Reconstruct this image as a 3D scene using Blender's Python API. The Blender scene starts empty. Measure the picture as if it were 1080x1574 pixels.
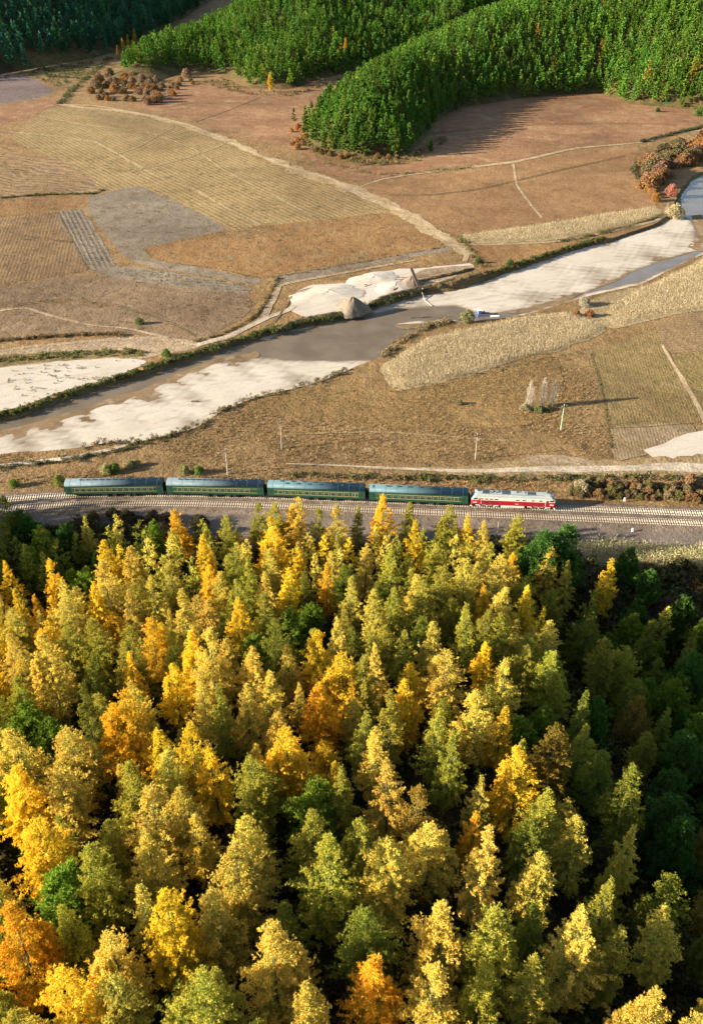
import bpy, bmesh, math, random
import numpy as np
from mathutils import Vector
R = math.radians
SC = bpy.context.scene
COL = SC.collection
rng = np.random.default_rng(7)
random.seed(7)

# ------------------------------------------------------------------ camera, sky, sun, exposure
FOC, CX, CY, CAM_H, PITCH = 1400.0, 540.0, 787.0, 135.0, R(35)
cam = bpy.data.objects.new('camera', bpy.data.cameras.new('camera'))
COL.objects.link(cam)
cam.location = (0, 0, CAM_H)
cam.rotation_euler = (R(90) - PITCH, 0, 0)
cam.data.sensor_fit = 'VERTICAL'
cam.data.sensor_height = 36.0
cam.data.lens = 36.0 * FOC / 1574.0
cam.data.clip_start = 1.0
cam.data.clip_end = 20000.0
SC.camera = cam

SUN_EL, SUN_DX, SUN_DY = R(17.3), math.cos(R(11)), math.sin(R(11))
world = bpy.data.worlds.new('World')
SC.world = world
world.use_nodes = True
wn = world.node_tree
bgn = wn.nodes['Background']
sky = wn.nodes.new('ShaderNodeTexSky')
sky.sky_type = 'NISHITA'
sky.sun_disc = False
sky.sun_elevation = SUN_EL
sky.sun_rotation = math.atan2(-SUN_DX, -SUN_DY)
wn.links.new(sky.outputs['Color'], bgn.inputs['Color'])
bgn.inputs['Strength'].default_value = 0.07
sun = bpy.data.objects.new('sun', bpy.data.lights.new('sun', 'SUN'))
COL.objects.link(sun)
sun.data.energy = 5.0
sun.data.angle = R(0.5)
sun.data.color = (1.0, 0.915, 0.77)
sun.rotation_euler = Vector((SUN_DX * math.cos(SUN_EL), SUN_DY * math.cos(SUN_EL), -math.sin(SUN_EL))).to_track_quat('-Z', 'Y').to_euler()
sun.location = (-300, -60, 300)
SC.view_settings.view_transform = 'Standard'
SC.view_settings.look = 'None'
SC.view_settings.gamma = 1.0
SC.view_settings.use_curve_mapping = False
SC.view_settings.exposure = 1.97

# ------------------------------------------------------------------ helpers
CP, SP = math.cos(PITCH), math.sin(PITCH)

def ray(px, py):
    u = CY - py
    return np.array([px - CX, FOC * CP + u * SP, -FOC * SP + u * CP])

def G(px, py, z=0.0):
    """ground point of the photograph's pixel on the level z"""
    d = ray(px, py)
    t = (z - CAM_H) / d[2]
    return (d[0] * t, d[1] * t)

def project(x, y, z):
    dz = z - CAM_H
    depth = y * CP - dz * SP
    up = y * SP + dz * CP
    return CX + FOC * x / depth, CY - FOC * up / depth, FOC / depth

def tag(o, label=None, cat=None, group=None, kind=None):
    if label: o['label'] = label
    if cat: o['category'] = cat
    if group: o['group'] = group
    if kind: o['kind'] = kind
    return o

def link(name, mesh, parent=None, kind=None):
    o = bpy.data.objects.new(name, mesh)
    COL.objects.link(o)
    if parent is not None: o.parent = parent
    if kind: o['kind'] = kind
    return o

def empty(name, loc, rz=0.0, label=None, cat=None, group=None):
    o = bpy.data.objects.new(name, None)
    COL.objects.link(o)
    o.empty_display_size = 0.5
    o.location = loc
    o.rotation_euler = (0, 0, rz)
    return tag(o, label, cat, group)

def mesh_np(name, V, T, mat, tint=None, smooth=False):
    """triangles from arrays; tint = colour per vertex"""
    me = bpy.data.meshes.new(name)
    V = np.asarray(V, np.float32); T = np.asarray(T, np.int32)
    me.vertices.add(len(V)); me.vertices.foreach_set('co', V.ravel())
    k = T.shape[1]
    me.loops.add(T.size); me.loops.foreach_set('vertex_index', T.ravel())
    me.polygons.add(len(T))
    me.polygons.foreach_set('loop_start', np.arange(0, T.size, k, dtype=np.int32))
    me.polygons.foreach_set('loop_total', np.full(len(T), k, np.int32))
    if smooth: me.polygons.foreach_set('use_smooth', np.ones(len(T), bool))
    me.update(calc_edges=True)
    if tint is not None:
        a = me.color_attributes.new('tint', 'FLOAT_COLOR', 'POINT')
        c = np.ones((len(V), 4), np.float32); c[:, :3] = tint
        a.data.foreach_set('color', c.ravel())
    me.materials.append(mat)
    return me

class MB:
    """collects boxes, tubes and prisms into one mesh"""
    def __init__(s): s.v = []; s.f = []
    def add(s, v, f):
        n = len(s.v); s.v += [tuple(p) for p in v]; s.f += [tuple(i + n for i in q) for q in f]; return s
    def box(s, x0, x1, y0, y1, z0, z1):
        v = [(x, y, z) for x in (x0, x1) for y in (y0, y1) for z in (z0, z1)]
        return s.add(v, [(0, 1, 3, 2), (4, 6, 7, 5), (0, 4, 5, 1), (2, 3, 7, 6), (0, 2, 6, 4), (1, 5, 7, 3)])
    def tube(s, p0, p1, r0, r1=None, n=8, caps=True):
        r1 = r0 if r1 is None else r1
        a = Vector(p0); b = Vector(p1); d = (b - a).normalized()
        u = d.orthogonal().normalized(); w = d.cross(u)
        v = []
        for c, r in ((a, r0), (b, r1)):
            for i in range(n):
                t = 2 * math.pi * i / n
                v.append(c + (u * math.cos(t) + w * math.sin(t)) * r)
        f = [(i, (i + 1) % n, n + (i + 1) % n, n + i) for i in range(n)]
        if caps: f += [tuple(range(n - 1, -1, -1)), tuple(range(n, 2 * n))]
        return s.add(v, f)
    def extrude_x(s, prof, x0, x1, caps=True):
        n = len(prof)
        v = [(x0, y, z) for y, z in prof] + [(x1, y, z) for y, z in prof]
        f = [(i, (i + 1) % n, n + (i + 1) % n, n + i) for i in range(n)]
        if caps: f += [tuple(range(n - 1, -1, -1)), tuple(range(n, 2 * n))]
        return s.add(v, f)
    def mesh(s, name, mat, smooth=False, bevel=0):
        me = bpy.data.meshes.new(name)
        me.from_pydata(s.v, [], s.f)
        bm = bmesh.new(); bm.from_mesh(me)
        bmesh.ops.recalc_face_normals(bm, faces=bm.faces)
        if bevel:
            bmesh.ops.bevel(bm, geom=list(bm.edges), offset=bevel, segments=1, affect='EDGES')
        bm.to_mesh(me); bm.free()
        if smooth:
            for p in me.polygons: p.use_smooth = True
        me.materials.append(mat)
        return me
    def build(s, name, mat, parent=None, smooth=False, bevel=0, kind=None):
        return link(name, s.mesh(name, mat, smooth, bevel), parent, kind)

# ------------------------------------------------------------------ materials
class NT:
    def __init__(s, name):
        s.m = bpy.data.materials.new(name); s.m.use_nodes = True
        s.t = s.m.node_tree; s.n = s.t.nodes; s.b = s.n['Principled BSDF']
        s.b.inputs['Roughness'].default_value = 0.9
        s.b.inputs['Specular IOR Level'].default_value = 0.2
        s.pos = None
    def new(s, t, **k):
        n = s.n.new('ShaderNode' + t)
        for a, b in k.items(): setattr(n, a, b)
        return n
    def l(s, a, b): s.t.links.new(a, b)
    def P(s):
        if s.pos is None:
            s.pos = s.new('NewGeometry').outputs['Position']
        return s.pos
    def noise(s, scale, detail=4, rough=0.55, vec=None, dist=0.0):
        n = s.new('TexNoise'); n.inputs['Scale'].default_value = scale
        n.inputs['Detail'].default_value = detail; n.inputs['Roughness'].default_value = rough
        n.inputs['Distortion'].default_value = dist
        s.l(vec if vec is not None else s.P(), n.inputs['Vector'])
        return n.outputs['Fac']
    def ramp(s, fac, stops):
        n = s.new('ValToRGB'); e = n.color_ramp.elements
        while len(e) < len(stops): e.new(0.5)
        for q, (p, c) in zip(e, stops):
            q.position = p; q.color = (*c, 1) if len(c) == 3 else c
        s.l(fac, n.inputs['Fac']); return n.outputs['Color']
    def mixc(s, fac, a, b, mode='MIX'):
        n = s.new('Mix', data_type='RGBA', blend_type=mode)
        for sock, v in ((n.inputs[0], fac), (n.inputs[6], a), (n.inputs[7], b)):
            if hasattr(v, 'is_linked') or hasattr(v, 'links'): s.l(v, sock)
            elif isinstance(v, (int, float)): sock.default_value = v
            else: sock.default_value = (*v, 1)
        return n.outputs[2]
    def math(s, op, a, b=0.0, c=None):
        n = s.new('Math', operation=op)
        for sock, v in zip(n.inputs, (a, b, c)):
            if v is None: continue
            if isinstance(v, (int, float)): sock.default_value = v
            else: s.l(v, sock)
        return n.outputs[0]
    def rot(s, ang, wob=0.0, wscale=0.05):
        """coordinate across rows that run along direction ang (radians from +x)"""
        sep = s.new('SeparateXYZ'); s.l(s.P(), sep.inputs[0])
        c = s.math('ADD', s.math('MULTIPLY', sep.outputs[0], -math.sin(ang)), s.math('MULTIPLY', sep.outputs[1], math.cos(ang)))
        if wob: c = s.math('ADD', c, s.math('MULTIPLY', s.noise(wscale, 3), wob))
        return c
    def bump(s, h, dist=0.3, strength=1.0, prev=None):
        n = s.new('Bump'); n.inputs['Strength'].default_value = strength; n.inputs['Distance'].default_value = dist
        s.l(h, n.inputs['Height'])
        if prev is not None: s.l(prev, n.inputs['Normal'])
        return n.outputs['Normal']
    def done(s, col, normal=None, rough=None, spec=None):
        if hasattr(col, 'links'): s.l(col, s.b.inputs['Base Color'])
        else: s.b.inputs['Base Color'].default_value = (*col, 1)
        if normal is not None: s.l(normal, s.b.inputs['Normal'])
        if rough is not None: s.b.inputs['Roughness'].default_value = rough
        if spec is not None: s.b.inputs['Specular IOR Level'].default_value = spec
        return s.m

def soil(name, a, b, c=None, rows=None, big=0.03, fine=1.2, relief=0.25, patch=None, wob=3.0, tone=.62, grit=.9):
    """field or ground: large mottling a/b, fine speckle, optional rows (angle, spacing, colour, amount)"""
    t = NT(name)
    def deep(q, f=tone):
        m = sum(q) / 3
        return tuple(max(.004, (m + (v - m) * 1.28) * f) for v in q)
    a, b = deep(a), deep(b)
    c = deep(c) if c is not None else None
    if rows is not None: rows = (rows[0], rows[1], deep(rows[2]), rows[3])
    if patch is not None: patch = (deep(patch[0]),) + tuple(patch[1:])
    n1 = t.noise(big, 6, 0.65)
    col = t.ramp(n1, [(0.36, a), (0.50, tuple((x + y) / 2 for x, y in zip(a, b))), (0.66, b)])
    if c is not None:
        n2 = t.noise(big * 3.7, 5, 0.6, dist=0.6)
        col = t.mixc(t.ramp(n2, [(0.52, (0, 0, 0)), (0.70, (1, 1, 1))]), col, c)
    n3 = t.noise(fine, 3, 0.7)
    col = t.mixc(grit, col, t.ramp(n3, [(0.30, (0.55, 0.55, 0.55)), (0.70, (1.42, 1.40, 1.36))]), 'MULTIPLY')
    # stretched streaks left by machines and flood water
    n4 = t.noise(0.16, 4, 0.6)
    col = t.mixc(0.55, col, t.ramp(n4, [(0.3, (0.72, 0.72, 0.72)), (0.7, (1.26, 1.25, 1.22))]), 'MULTIPLY')
    # moisture and trampling: broad uneven tone with crisp-edged patches
    n5 = t.noise(0.011, 7, 0.68, dist=0.7)
    col = t.mixc(0.8, col, t.ramp(n5, [(0.36, (0.66, 0.63, 0.60)), (0.50, (1.0, 1.0, 1.0)), (0.64, (1.22, 1.21, 1.20))]), 'MULTIPLY')
    h = t.math('ADD', t.math('MULTIPLY', n3, 0.6), t.math('MULTIPLY', t.noise(fine * 0.22, 4, 0.6), 1.2))
    nrm = t.bump(h, relief)
    if rows is not None:
        ang, sp, rc, amt = rows
        cr = t.rot(ang, wob, 0.03)
        w = t.math('SINE', t.math('MULTIPLY', cr, 2 * math.pi / sp))
        wf = t.math('MULTIPLY_ADD', w, 0.5, 0.5)
        brk = t.ramp(t.noise(0.09, 4, 0.7), [(0.33, (0.15, 0.15, 0.15)), (0.6, (1, 1, 1))])
        dash = t.ramp(t.noise(0.9, 2, 0.6), [(0.35, (0.3, 0.3, 0.3)), (0.6, (1, 1, 1))])
        m = t.mixc(1.0, t.mixc(1.0, t.ramp(wf, [(0.55, (0, 0, 0)), (0.85, (1, 1, 1))]), brk, 'MULTIPLY'), dash, 'MULTIPLY')
        m2 = t.mixc(1.0, m, (amt, amt, amt), 'MULTIPLY')
        col = t.mixc(m2, col, rc)
        nrm = t.bump(wf, 0.035 * sp, 0.7, nrm)
    if patch is not None:
        pc, lo, hi, ps = patch
        col = t.mixc(t.ramp(t.noise(ps, 5, 0.7, dist=0.8), [(lo, (0, 0, 0)), (hi, (1, 1, 1))]), col, pc)
    return t.done(col, nrm)

def foliage(name, use_tint, trans=0.35, var=0.35, satshift=0.0):
    """leaves: colour from the tree (object colour or tint), every leaf a little different, light passing through"""
    t = NT(name)
    if use_tint:
        a = t.new('Attribute'); a.attribute_name = 'tint'; base = a.outputs['Color']
    else:
        base = t.new('ObjectInfo').outputs['Color']
        a = t.new('Attribute'); a.attribute_name = 'tint'
        base = t.mixc(1.0, base, a.outputs['Color'], 'MULTIPLY')
    g = t.new('NewGeometry')
    rnd = g.outputs['Random Per Island']
    lo, hi = 1 - var, 1 + var
    col = t.mixc(1.0, base, t.ramp(rnd, [(0.0, (lo, lo * 1.03, lo)), (1.0, (hi, hi * 0.97, hi * 0.9))]), 'MULTIPLY')
    d = t.new('BsdfDiffuse'); tr = t.new('BsdfTranslucent'); mx = t.new('MixShader')
    t.l(col, d.inputs[0]); t.l(col, tr.inputs[0]); mx.inputs[0].default_value = trans
    t.l(d.outputs[0], mx.inputs[1]); t.l(tr.outputs[0], mx.inputs[2])
    t.l(mx.outputs[0], t.n['Material Output'].inputs['Surface'])
    return t.m

def paint(name, col, rough=0.45, dirt=(0.12, 0.10, 0.08), amt=0.35, spec=0.4, scale=0.8):
    t = NT(name)
    tc = t.new('TexCoord')
    mp = t.new('Mapping'); mp.inputs['Scale'].default_value = (0.35, 1.0, 0.25)
    t.l(tc.outputs['Object'], mp.inputs[0])
    n = t.noise(scale * 3, 5, 0.7, vec=mp.outputs[0])
    f = t.ramp(n, [(0.42, (0, 0, 0)), (0.75, (amt, amt, amt))])
    t.done(t.mixc(f, col, dirt), rough=rough, spec=spec)
    t.l(t.ramp(n, [(0.3, (rough,) * 3), (0.7, (min(1, rough + 0.3),) * 3)]), t.b.inputs['Roughness'])
    return t.m

M = {}
M['ground'] = soil('far_ground', (.22, .14, .08), (.30, .20, .11))
M['grass_n'] = soil('dry_meadow', (.25, .155, .08), (.34, .225, .12), (.19, .125, .06), big=.035, fine=.9, relief=.5, patch=((.40, .30, .19), .60, .74, .06))
M['grass_s'] = soil('dry_pasture', (.225, .145, .075), (.33, .22, .12), (.17, .12, .058), big=.045, fine=1.3, relief=.6, patch=((.44, .34, .23), .60, .76, .07))
def sand_mat():
    t = NT('river_sand')
    sep = t.new('SeparateXYZ'); t.l(t.P(), sep.inputs[0])
    ang = R(24)
    u = t.math('ADD', t.math('MULTIPLY', sep.outputs[0], math.cos(ang)), t.math('MULTIPLY', sep.outputs[1], math.sin(ang)))
    v = t.math('ADD', t.math('MULTIPLY', sep.outputs[0], -math.sin(ang)), t.math('MULTIPLY', sep.outputs[1], math.cos(ang)))
    cv = t.new('CombineXYZ'); t.l(t.math('MULTIPLY', u, .16), cv.inputs[0]); t.l(v, cv.inputs[1])
    st = t.noise(.36, 7, .66, vec=cv.outputs[0], dist=.5)
    big = t.noise(.045, 5, .6)
    col = t.ramp(big, [(.33, (.37, .308, .235)), (.5, (.405, .342, .268)), (.68, (.435, .375, .302))])
    col = t.mixc(t.ramp(st, [(.34, (.5, .5, .5)), (.47, (0, 0, 0))]), col, (.27, .215, .155))
    col = t.mixc(t.ramp(st, [(.56, (0, 0, 0)), (.72, (.7, .7, .7))]), col, (.43, .375, .305))
    fine = t.noise(1.3, 3, .7)
    col = t.mixc(.35, col, t.ramp(fine, [(.3, (.72, .72, .72)), (.7, (1.25, 1.24, 1.22))]), 'MULTIPLY')
    # wet margin: level of the sand over the water
    wet = t.math('ADD', sep.outputs[2], t.math('MULTIPLY', t.math('SUBTRACT', st, .5), .03))
    wf = t.new('MapRange'); wf.clamp = True
    for q, val in zip(wf.inputs[1:5], (-1.30, -1.19, 1.0, 0.0)): q.default_value = val
    t.l(wet, wf.inputs[0])
    below = t.math('MULTIPLY', wf.outputs[0], t.math('LESS_THAN', sep.outputs[2], -.6))
    col = t.mixc(below, col, (.15, .108, .070))
    h = t.math('ADD', t.math('MULTIPLY', st, 1.6), t.math('MULTIPLY', fine, .25))
    return t.done(col, t.bump(h, .10))
M['sand'] = sand_mat()
M['bank'] = soil('earth_bank', (.16, .11, .06), (.26, .18, .10), (.10, .10, .045), big=.12, fine=1.6, relief=.8)
M['mud'] = soil('wet_mud', (.20, .14, .088), (.30, .215, .14), (.40, .32, .24), big=.06, fine=.5, relief=.06, grit=.3, tone=.62)
M['mud'].node_tree.nodes['Principled BSDF'].inputs['Specular IOR Level'].default_value = .08
M['stubble'] = soil('stubble', (.265, .185, .095), (.345, .25, .135), (.23, .175, .085), rows=(R(-54), 2.8, (.43, .325, .19), .5), big=.022, fine=.8, relief=.3, wob=1.5)
M['maizeground'] = soil('maize_soil', (.34, .26, .155), (.44, .345, .215), (.27, .20, .11), big=.05, fine=1.5, relief=.5)
M['grey'] = soil('ploughed_grey', (.25, .20, .15), (.33, .27, .205), (.21, .155, .105), big=.03, fine=1.0, relief=.3, tone=.54, patch=((.21, .22, .10), .68, .78, .05))
M['orange'] = soil('bean_stubble', (.235, .135, .066), (.315, .195, .10), (.28, .20, .115), big=.03, fine=1.0, relief=.45)
M['pink'] = soil('brown_field', (.275, .165, .09), (.35, .22, .125), (.245, .14, .068), rows=(R(8), 2.6, (.21, .12, .065), .45), big=.022, fine=.9, relief=.35, wob=6)
M['pinkhi'] = soil('far_field', (.27, .15, .09), (.35, .21, .125), (.40, .28, .17), rows=(R(3), 4.0, (.20, .11, .06), .5), big=.02, fine=.8, relief=.35, wob=8)
M['rows'] = soil('ridged_field', (.24, .155, .085), (.31, .21, .12), rows=(R(100), 1.5, (.15, .11, .07), .45), big=.04, fine=1.0, relief=.35, tone=.57, patch=((.15, .19, .04), .66, .72, .05), wob=1.0)
M['darkrows'] = soil('tilled_rows', (.25, .20, .15), (.31, .25, .19), rows=(R(112), 2.1, (.07, .06, .05), .95), big=.05, fine=1.0, relief=.3, wob=.5)
M['contour'] = soil('contour_rows', (.29, .19, .11), (.36, .25, .15), rows=(R(-20), 5.0, (.11, .075, .05), .9), big=.03, fine=1.0, relief=.3, wob=26)
M['lowbrown'] = soil('fallow_field', (.22, .15, .095), (.30, .215, .14), (.175, .115, .065), big=.028, fine=1.1, relief=.4, tone=.57, patch=((.37, .28, .19), .60, .72, .045))
M['purple'] = soil('slate_field', (.175, .135, .122), (.235, .18, .16), rows=(R(-8), 5.0, (.15, .11, .10), .5), big=.03, fine=.8, relief=.25)
M['rust'] = soil('rust_grass', (.235, .15, .072), (.31, .205, .105), (.19, .145, .07), rows=(R(-4), 1.6, (.16, .10, .045), .3), big=.06, fine=1.5, relief=.55, patch=((.11, .11, .04), .60, .70, .08))
M['srows'] = soil('ridged_pasture', (.23, .165, .085), (.31, .225, .12), (.20, .15, .07), rows=(R(83), .9, (.13, .105, .05), .7), big=.06, fine=1.5, relief=.4, patch=((.19, .20, .07), .60, .72, .08), wob=.9)
M['srows2'] = soil('ridged_clearing', (.29, .21, .13), (.40, .31, .21), rows=(R(83), .9, (.17, .13, .07), .6), big=.06, fine=1.5, relief=.3, wob=.9)
M['dots'] = soil('planted_rows', (.25, .17, .10), (.31, .215, .13), rows=(R(10), 1.9, (.13, .095, .055), .8), big=.06, fine=1.2, relief=.35, wob=.8)
M['olivefield'] = soil('weed_field', (.20, .15, .07), (.27, .20, .10), (.15, .13, .055), big=.06, fine=1.5, relief=.5)
M['track_dirt'] = soil('dirt_track', (.44, .33, .215), (.56, .44, .305), (.38, .27, .17), big=.08, fine=1.5, relief=.2)
M['pale_dirt'] = soil('pale_track', (.50, .42, .33), (.62, .53, .42), (.42, .33, .24), big=.08, fine=1.5, relief=.2)
M['worn'] = soil('worn_earth', (.36, .27, .185), (.45, .35, .245), (.27, .19, .12), big=.07, fine=1.1, relief=.35)
M['faint'] = soil('faint_track', (.40, .305, .18), (.47, .365, .235), (.30, .21, .11), big=.1, fine=1.0, relief=.3)
M['faint_s'] = soil('worn_pasture', (.31, .225, .13), (.38, .285, .175), (.25, .18, .095), big=.1, fine=1.4, relief=.4)
M['ballast'] = soil('ballast_stone', (.20, .155, .12), (.26, .21, .165), (.15, .11, .082), big=.08, fine=3.2, relief=.5)
M['service'] = soil('service_gravel', (.195, .155, .13), (.245, .20, .165), (.165, .125, .10), big=.05, fine=2.4, relief=.18)
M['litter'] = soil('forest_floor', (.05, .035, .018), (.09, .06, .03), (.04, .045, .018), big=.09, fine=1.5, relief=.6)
M['hillside'] = soil('hill_soil', (.10, .08, .035), (.16, .11, .05), (.05, .07, .025), big=.02, fine=.4, relief=.8)
M['shade_tone'] = soil('scrub_painted_shade', (.09, .075, .04), (.15, .11, .06), big=.06, fine=1.5, relief=.6)  # scrub colour darkened so that it carries the hollow's shade
def water_mat():
    t = NT('river_water')
    n = t.noise(.10, 3, .6)
    col = t.ramp(n, [(.35, (.106, .080, .054)), (.65, (.142, .110, .076))])
    h = t.noise(1.6, 3, .6)
    t.done(col, t.bump(h, .03, .5), rough=.45, spec=.06)
    return t.m
M['water'] = water_mat()
M['clear_water'] = water_mat()
M['clear_water'].node_tree.nodes['Principled BSDF'].inputs['Specular IOR Level'].default_value = .5
M['clear_water'].node_tree.nodes['Principled BSDF'].inputs['Roughness'].default_value = .18
M['leaf_obj'] = foliage('larch_needles', False, .27, .36)
M['leaf_tint'] = foliage('needles_tinted', True, .35, .34)
M['pine_obj'] = foliage('pine_needles', False, .12, .40)
M['pine_tint'] = foliage('pine_needles_tinted', True, .12, .40)
M['grass_tint'] = foliage('dry_blades', True, .30, .30)
M['bark'] = NT('bark').done((.13, .10, .075))
M['bark_pale'] = NT('bark_pale').done((.30, .26, .22))

# ------------------------------------------------------------------ outlines
def smooth_line(pts, step, jit, closed):
    P = [np.array(p, float) for p in pts]; n = len(P); out = []
    segs = n if closed else n - 1
    wob = np.zeros(2)
    for i in range(segs):
        if closed: p0, p1, p2, p3 = P[i - 1], P[i], P[(i + 1) % n], P[(i + 2) % n]
        else: p0, p1, p2, p3 = P[max(i - 1, 0)], P[i], P[i + 1], P[min(i + 2, n - 1)]
        L = np.linalg.norm(p2 - p1); k = max(1, min(80, int(L / step)))
        for j in range(k):
            t = j / k
            # half-tension spline: corners of fields stay readable
            m1 = (p2 - p0) * .28; m2 = (p3 - p1) * .28
            mx = L * 0.6
            for m in (m1, m2):
                q = np.linalg.norm(m)
                if q > mx: m *= mx / q
            h = (2*t**3 - 3*t*t + 1) * p1 + (t**3 - 2*t*t + t) * m1 + (-2*t**3 + 3*t*t) * p2 + (t**3 - t*t) * m2
            if L < 300: wob = .72 * wob + rng.normal(0, jit * .5, 2); h = h + wob * min(1.0, j * .34, (k - j) * .34)
            out.append(h)
    if not closed: out.append(P[-1])
    return out

def outline(px, z=0.0, step=2.0, jit=0.25, closed=True, world=False):
    return smooth_line(px if world else [G(a, b, z) for a, b in px], step, jit, closed)

def sheet(name, px, z, mat, step=2.0, jit=0.3, world=False, zproj=None):
    pts = outline(px, z if zproj is None else zproj, step, jit, True, world)
    me = bpy.data.meshes.new(name)
    me.from_pydata([(p[0], p[1], z) for p in pts], [], [list(range(len(pts)))])
    bm = bmesh.new(); bm.from_mesh(me)
    bmesh.ops.triangulate(bm, faces=bm.faces)
    for f in bm.faces:
        if f.normal.z < 0: f.normal_flip()
    bm.to_mesh(me); bm.free()
    me.materials.append(mat)
    return link(name, me, kind='structure')

def ribbon(name, px, widths, z, mat, step=2.0, jit=0.12, zproj=0.0, world=False, wj=0.18):
    """a track or path: centre line with a width in metres at each point"""
    base = [G(a, b, zproj) for a, b in px] if not world else px
    cl = np.array(smooth_line(base, step, jit, False))
    s = np.r_[0, np.cumsum(np.linalg.norm(np.diff(np.array(base), axis=0), axis=1))]
    sl = np.r_[0, np.cumsum(np.linalg.norm(np.diff(cl, axis=0), axis=1))]; sl *= s[-1] / sl[-1]
    if np.isscalar(widths): widths = [widths] * len(base)
    w = np.interp(sl, s, widths)
    d = np.gradient(cl, axis=0); d /= np.linalg.norm(d, axis=1)[:, None] + 1e-9
    nn = np.stack([-d[:, 1], d[:, 0]], 1)
    def edge():
        q = rng.normal(0, wj * 1.6, len(w) + 8); q = np.convolve(q, np.hanning(9)[:] / np.hanning(9).sum(), 'valid')[:len(w)]
        return (w / 2 * (1 + q + rng.normal(0, wj * .25, len(w))))[:, None]
    a = cl + nn * edge(); b = cl - nn * edge()
    n = len(cl)
    V = np.zeros((2 * n, 3)); V[:n, :2] = a; V[n:, :2] = b; V[:, 2] = z
    i = np.arange(n - 1)
    F = np.stack([i, n + i, n + i + 1, i + 1], 1)
    return link(name, mesh_np(name, V, F, mat), kind='structure')

def inside(poly, X, Y):
    poly = np.asarray(poly); r = np.zeros(np.shape(X), bool); n = len(poly); j = n - 1
    for i in range(n):
        xi, yi = poly[i]; xj, yj = poly[j]
        c = ((yi > Y) != (yj > Y)) & (X < (xj - xi) * (Y - yi) / (yj - yi + 1e-12) + xi)
        r ^= c; j = i
    return r

def poly_dist(poly, X, Y):
    """signed distance to a closed outline, positive inside"""
    d = np.full(np.shape(X), 1e9); n = len(poly)
    for i in range(n):
        ax, ay = poly[i]; bx, by = poly[(i + 1) % n]
        vx, vy = bx - ax, by - ay
        t = np.clip(((X - ax) * vx + (Y - ay) * vy) / (vx * vx + vy * vy + 1e-9), 0, 1)
        d = np.minimum(d, np.hypot(X - ax - t * vx, Y - ay - t * vy))
    return np.where(inside(poly, X, Y), d, -d)

def wav(x, y, s, k=0):
    return (np.sin(x / s + 1.3 * k) * np.cos(y / s * 1.13 + .7 * k) + .6 * np.sin((x + y) / s * 1.9 + k) * np.cos((x - y) / s * 1.7 - k) + .3 * np.sin(x / s * 4.1 + y / s * 3.3 + k))

# ------------------------------------------------------------------ land: two shelves with the river bed between them
BED = -1.3
NB = [(-80, 662), (0, 637), (30, 632), (100, 606), (190, 578), (260, 556), (330, 534), (390, 515), (440, 501), (490, 492), (528, 485), (548, 482), (575, 468), (610, 458), (645, 448), (700, 440), (750, 424), (790, 410), (850, 390), (915, 370), (930, 369), (1000, 346), (1022, 334), (1034, 322), (1040, 300), (1060, 272), (1085, 262), (1180, 240)]
SB = [(-80, 712), (0, 698), (70, 693), (130, 687), (170, 680), (205, 680), (290, 661), (306, 655), (340, 632), (400, 609), (480, 590), (530, 571), (590, 546), (622, 520), (655, 503), (690, 493), (715, 496), (745, 491), (765, 490), (820, 480), (900, 456), (985, 436), (1030, 414), (1085, 388), (1180, 362)]

def land(name, line, rest, mat, side):
    edge = np.array(outline(line, 0.0, 1.6, 0.35, False))
    n = len(edge)
    d = np.gradient(edge, axis=0); d /= np.linalg.norm(d, axis=1)[:, None]
    out = np.stack([-d[:, 1], d[:, 0]], 1) * side
    foot = edge + out * (1.2 + rng.uniform(0, 1.0, n))[:, None]
    mb_v = [(p[0], p[1], 0.0) for p in edge] + [(p[0], p[1], 0.0) for p in rest]
    me = bpy.data.meshes.new(name)
    me.from_pydata(mb_v, [], [list(range(len(mb_v)))])
    bm = bmesh.new(); bm.from_mesh(me); bmesh.ops.triangulate(bm, faces=bm.faces)
    for f in bm.faces:
        if f.normal.z < 0: f.normal_flip()
    bm.to_mesh(me); bm.free(); me.materials.append(mat)
    o = link(name, me, kind='structure')
    V = np.zeros((3 * n, 3)); V[:n, :2] = edge; V[n:2*n, :2] = edge + (foot - edge) * .35; V[2*n:, :2] = foot
    V[n:2*n, 2] = BED * .55; V[2*n:, 2] = BED - .1
    i = np.arange(n - 1)
    F = np.concatenate([np.stack([i, i + 1, n + i + 1, n + i], 1), np.stack([n + i, n + i + 1, 2*n + i + 1, 2*n + i], 1)])
    bmsh = mesh_np('river_bank', V, F, M['bank'])
    link('river_bank', bmsh, kind='structure')
    return o

land('north_land', NB, [(1500, 700), (5000, 1500), (5000, 7000), (-5000, 7000), (-5000, 600), (-1500, 300)], M['grass_n'], -1)
land('south_land', SB, [(1500, 600), (5000, 800), (5000, -3000), (-5000, -3000), (-5000, 300), (-1500, 240)], M['grass_s'], 1)
me = bpy.data.meshes.new('ground')
me.from_pydata([(-9000, -9000, -2.2), (9000, -9000, -2.2), (9000, 9000, -2.2), (-9000, 9000, -2.2)], [], [(0, 1, 2, 3)])
me.materials.append(M['ground']); link('ground', me, kind='structure')

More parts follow.
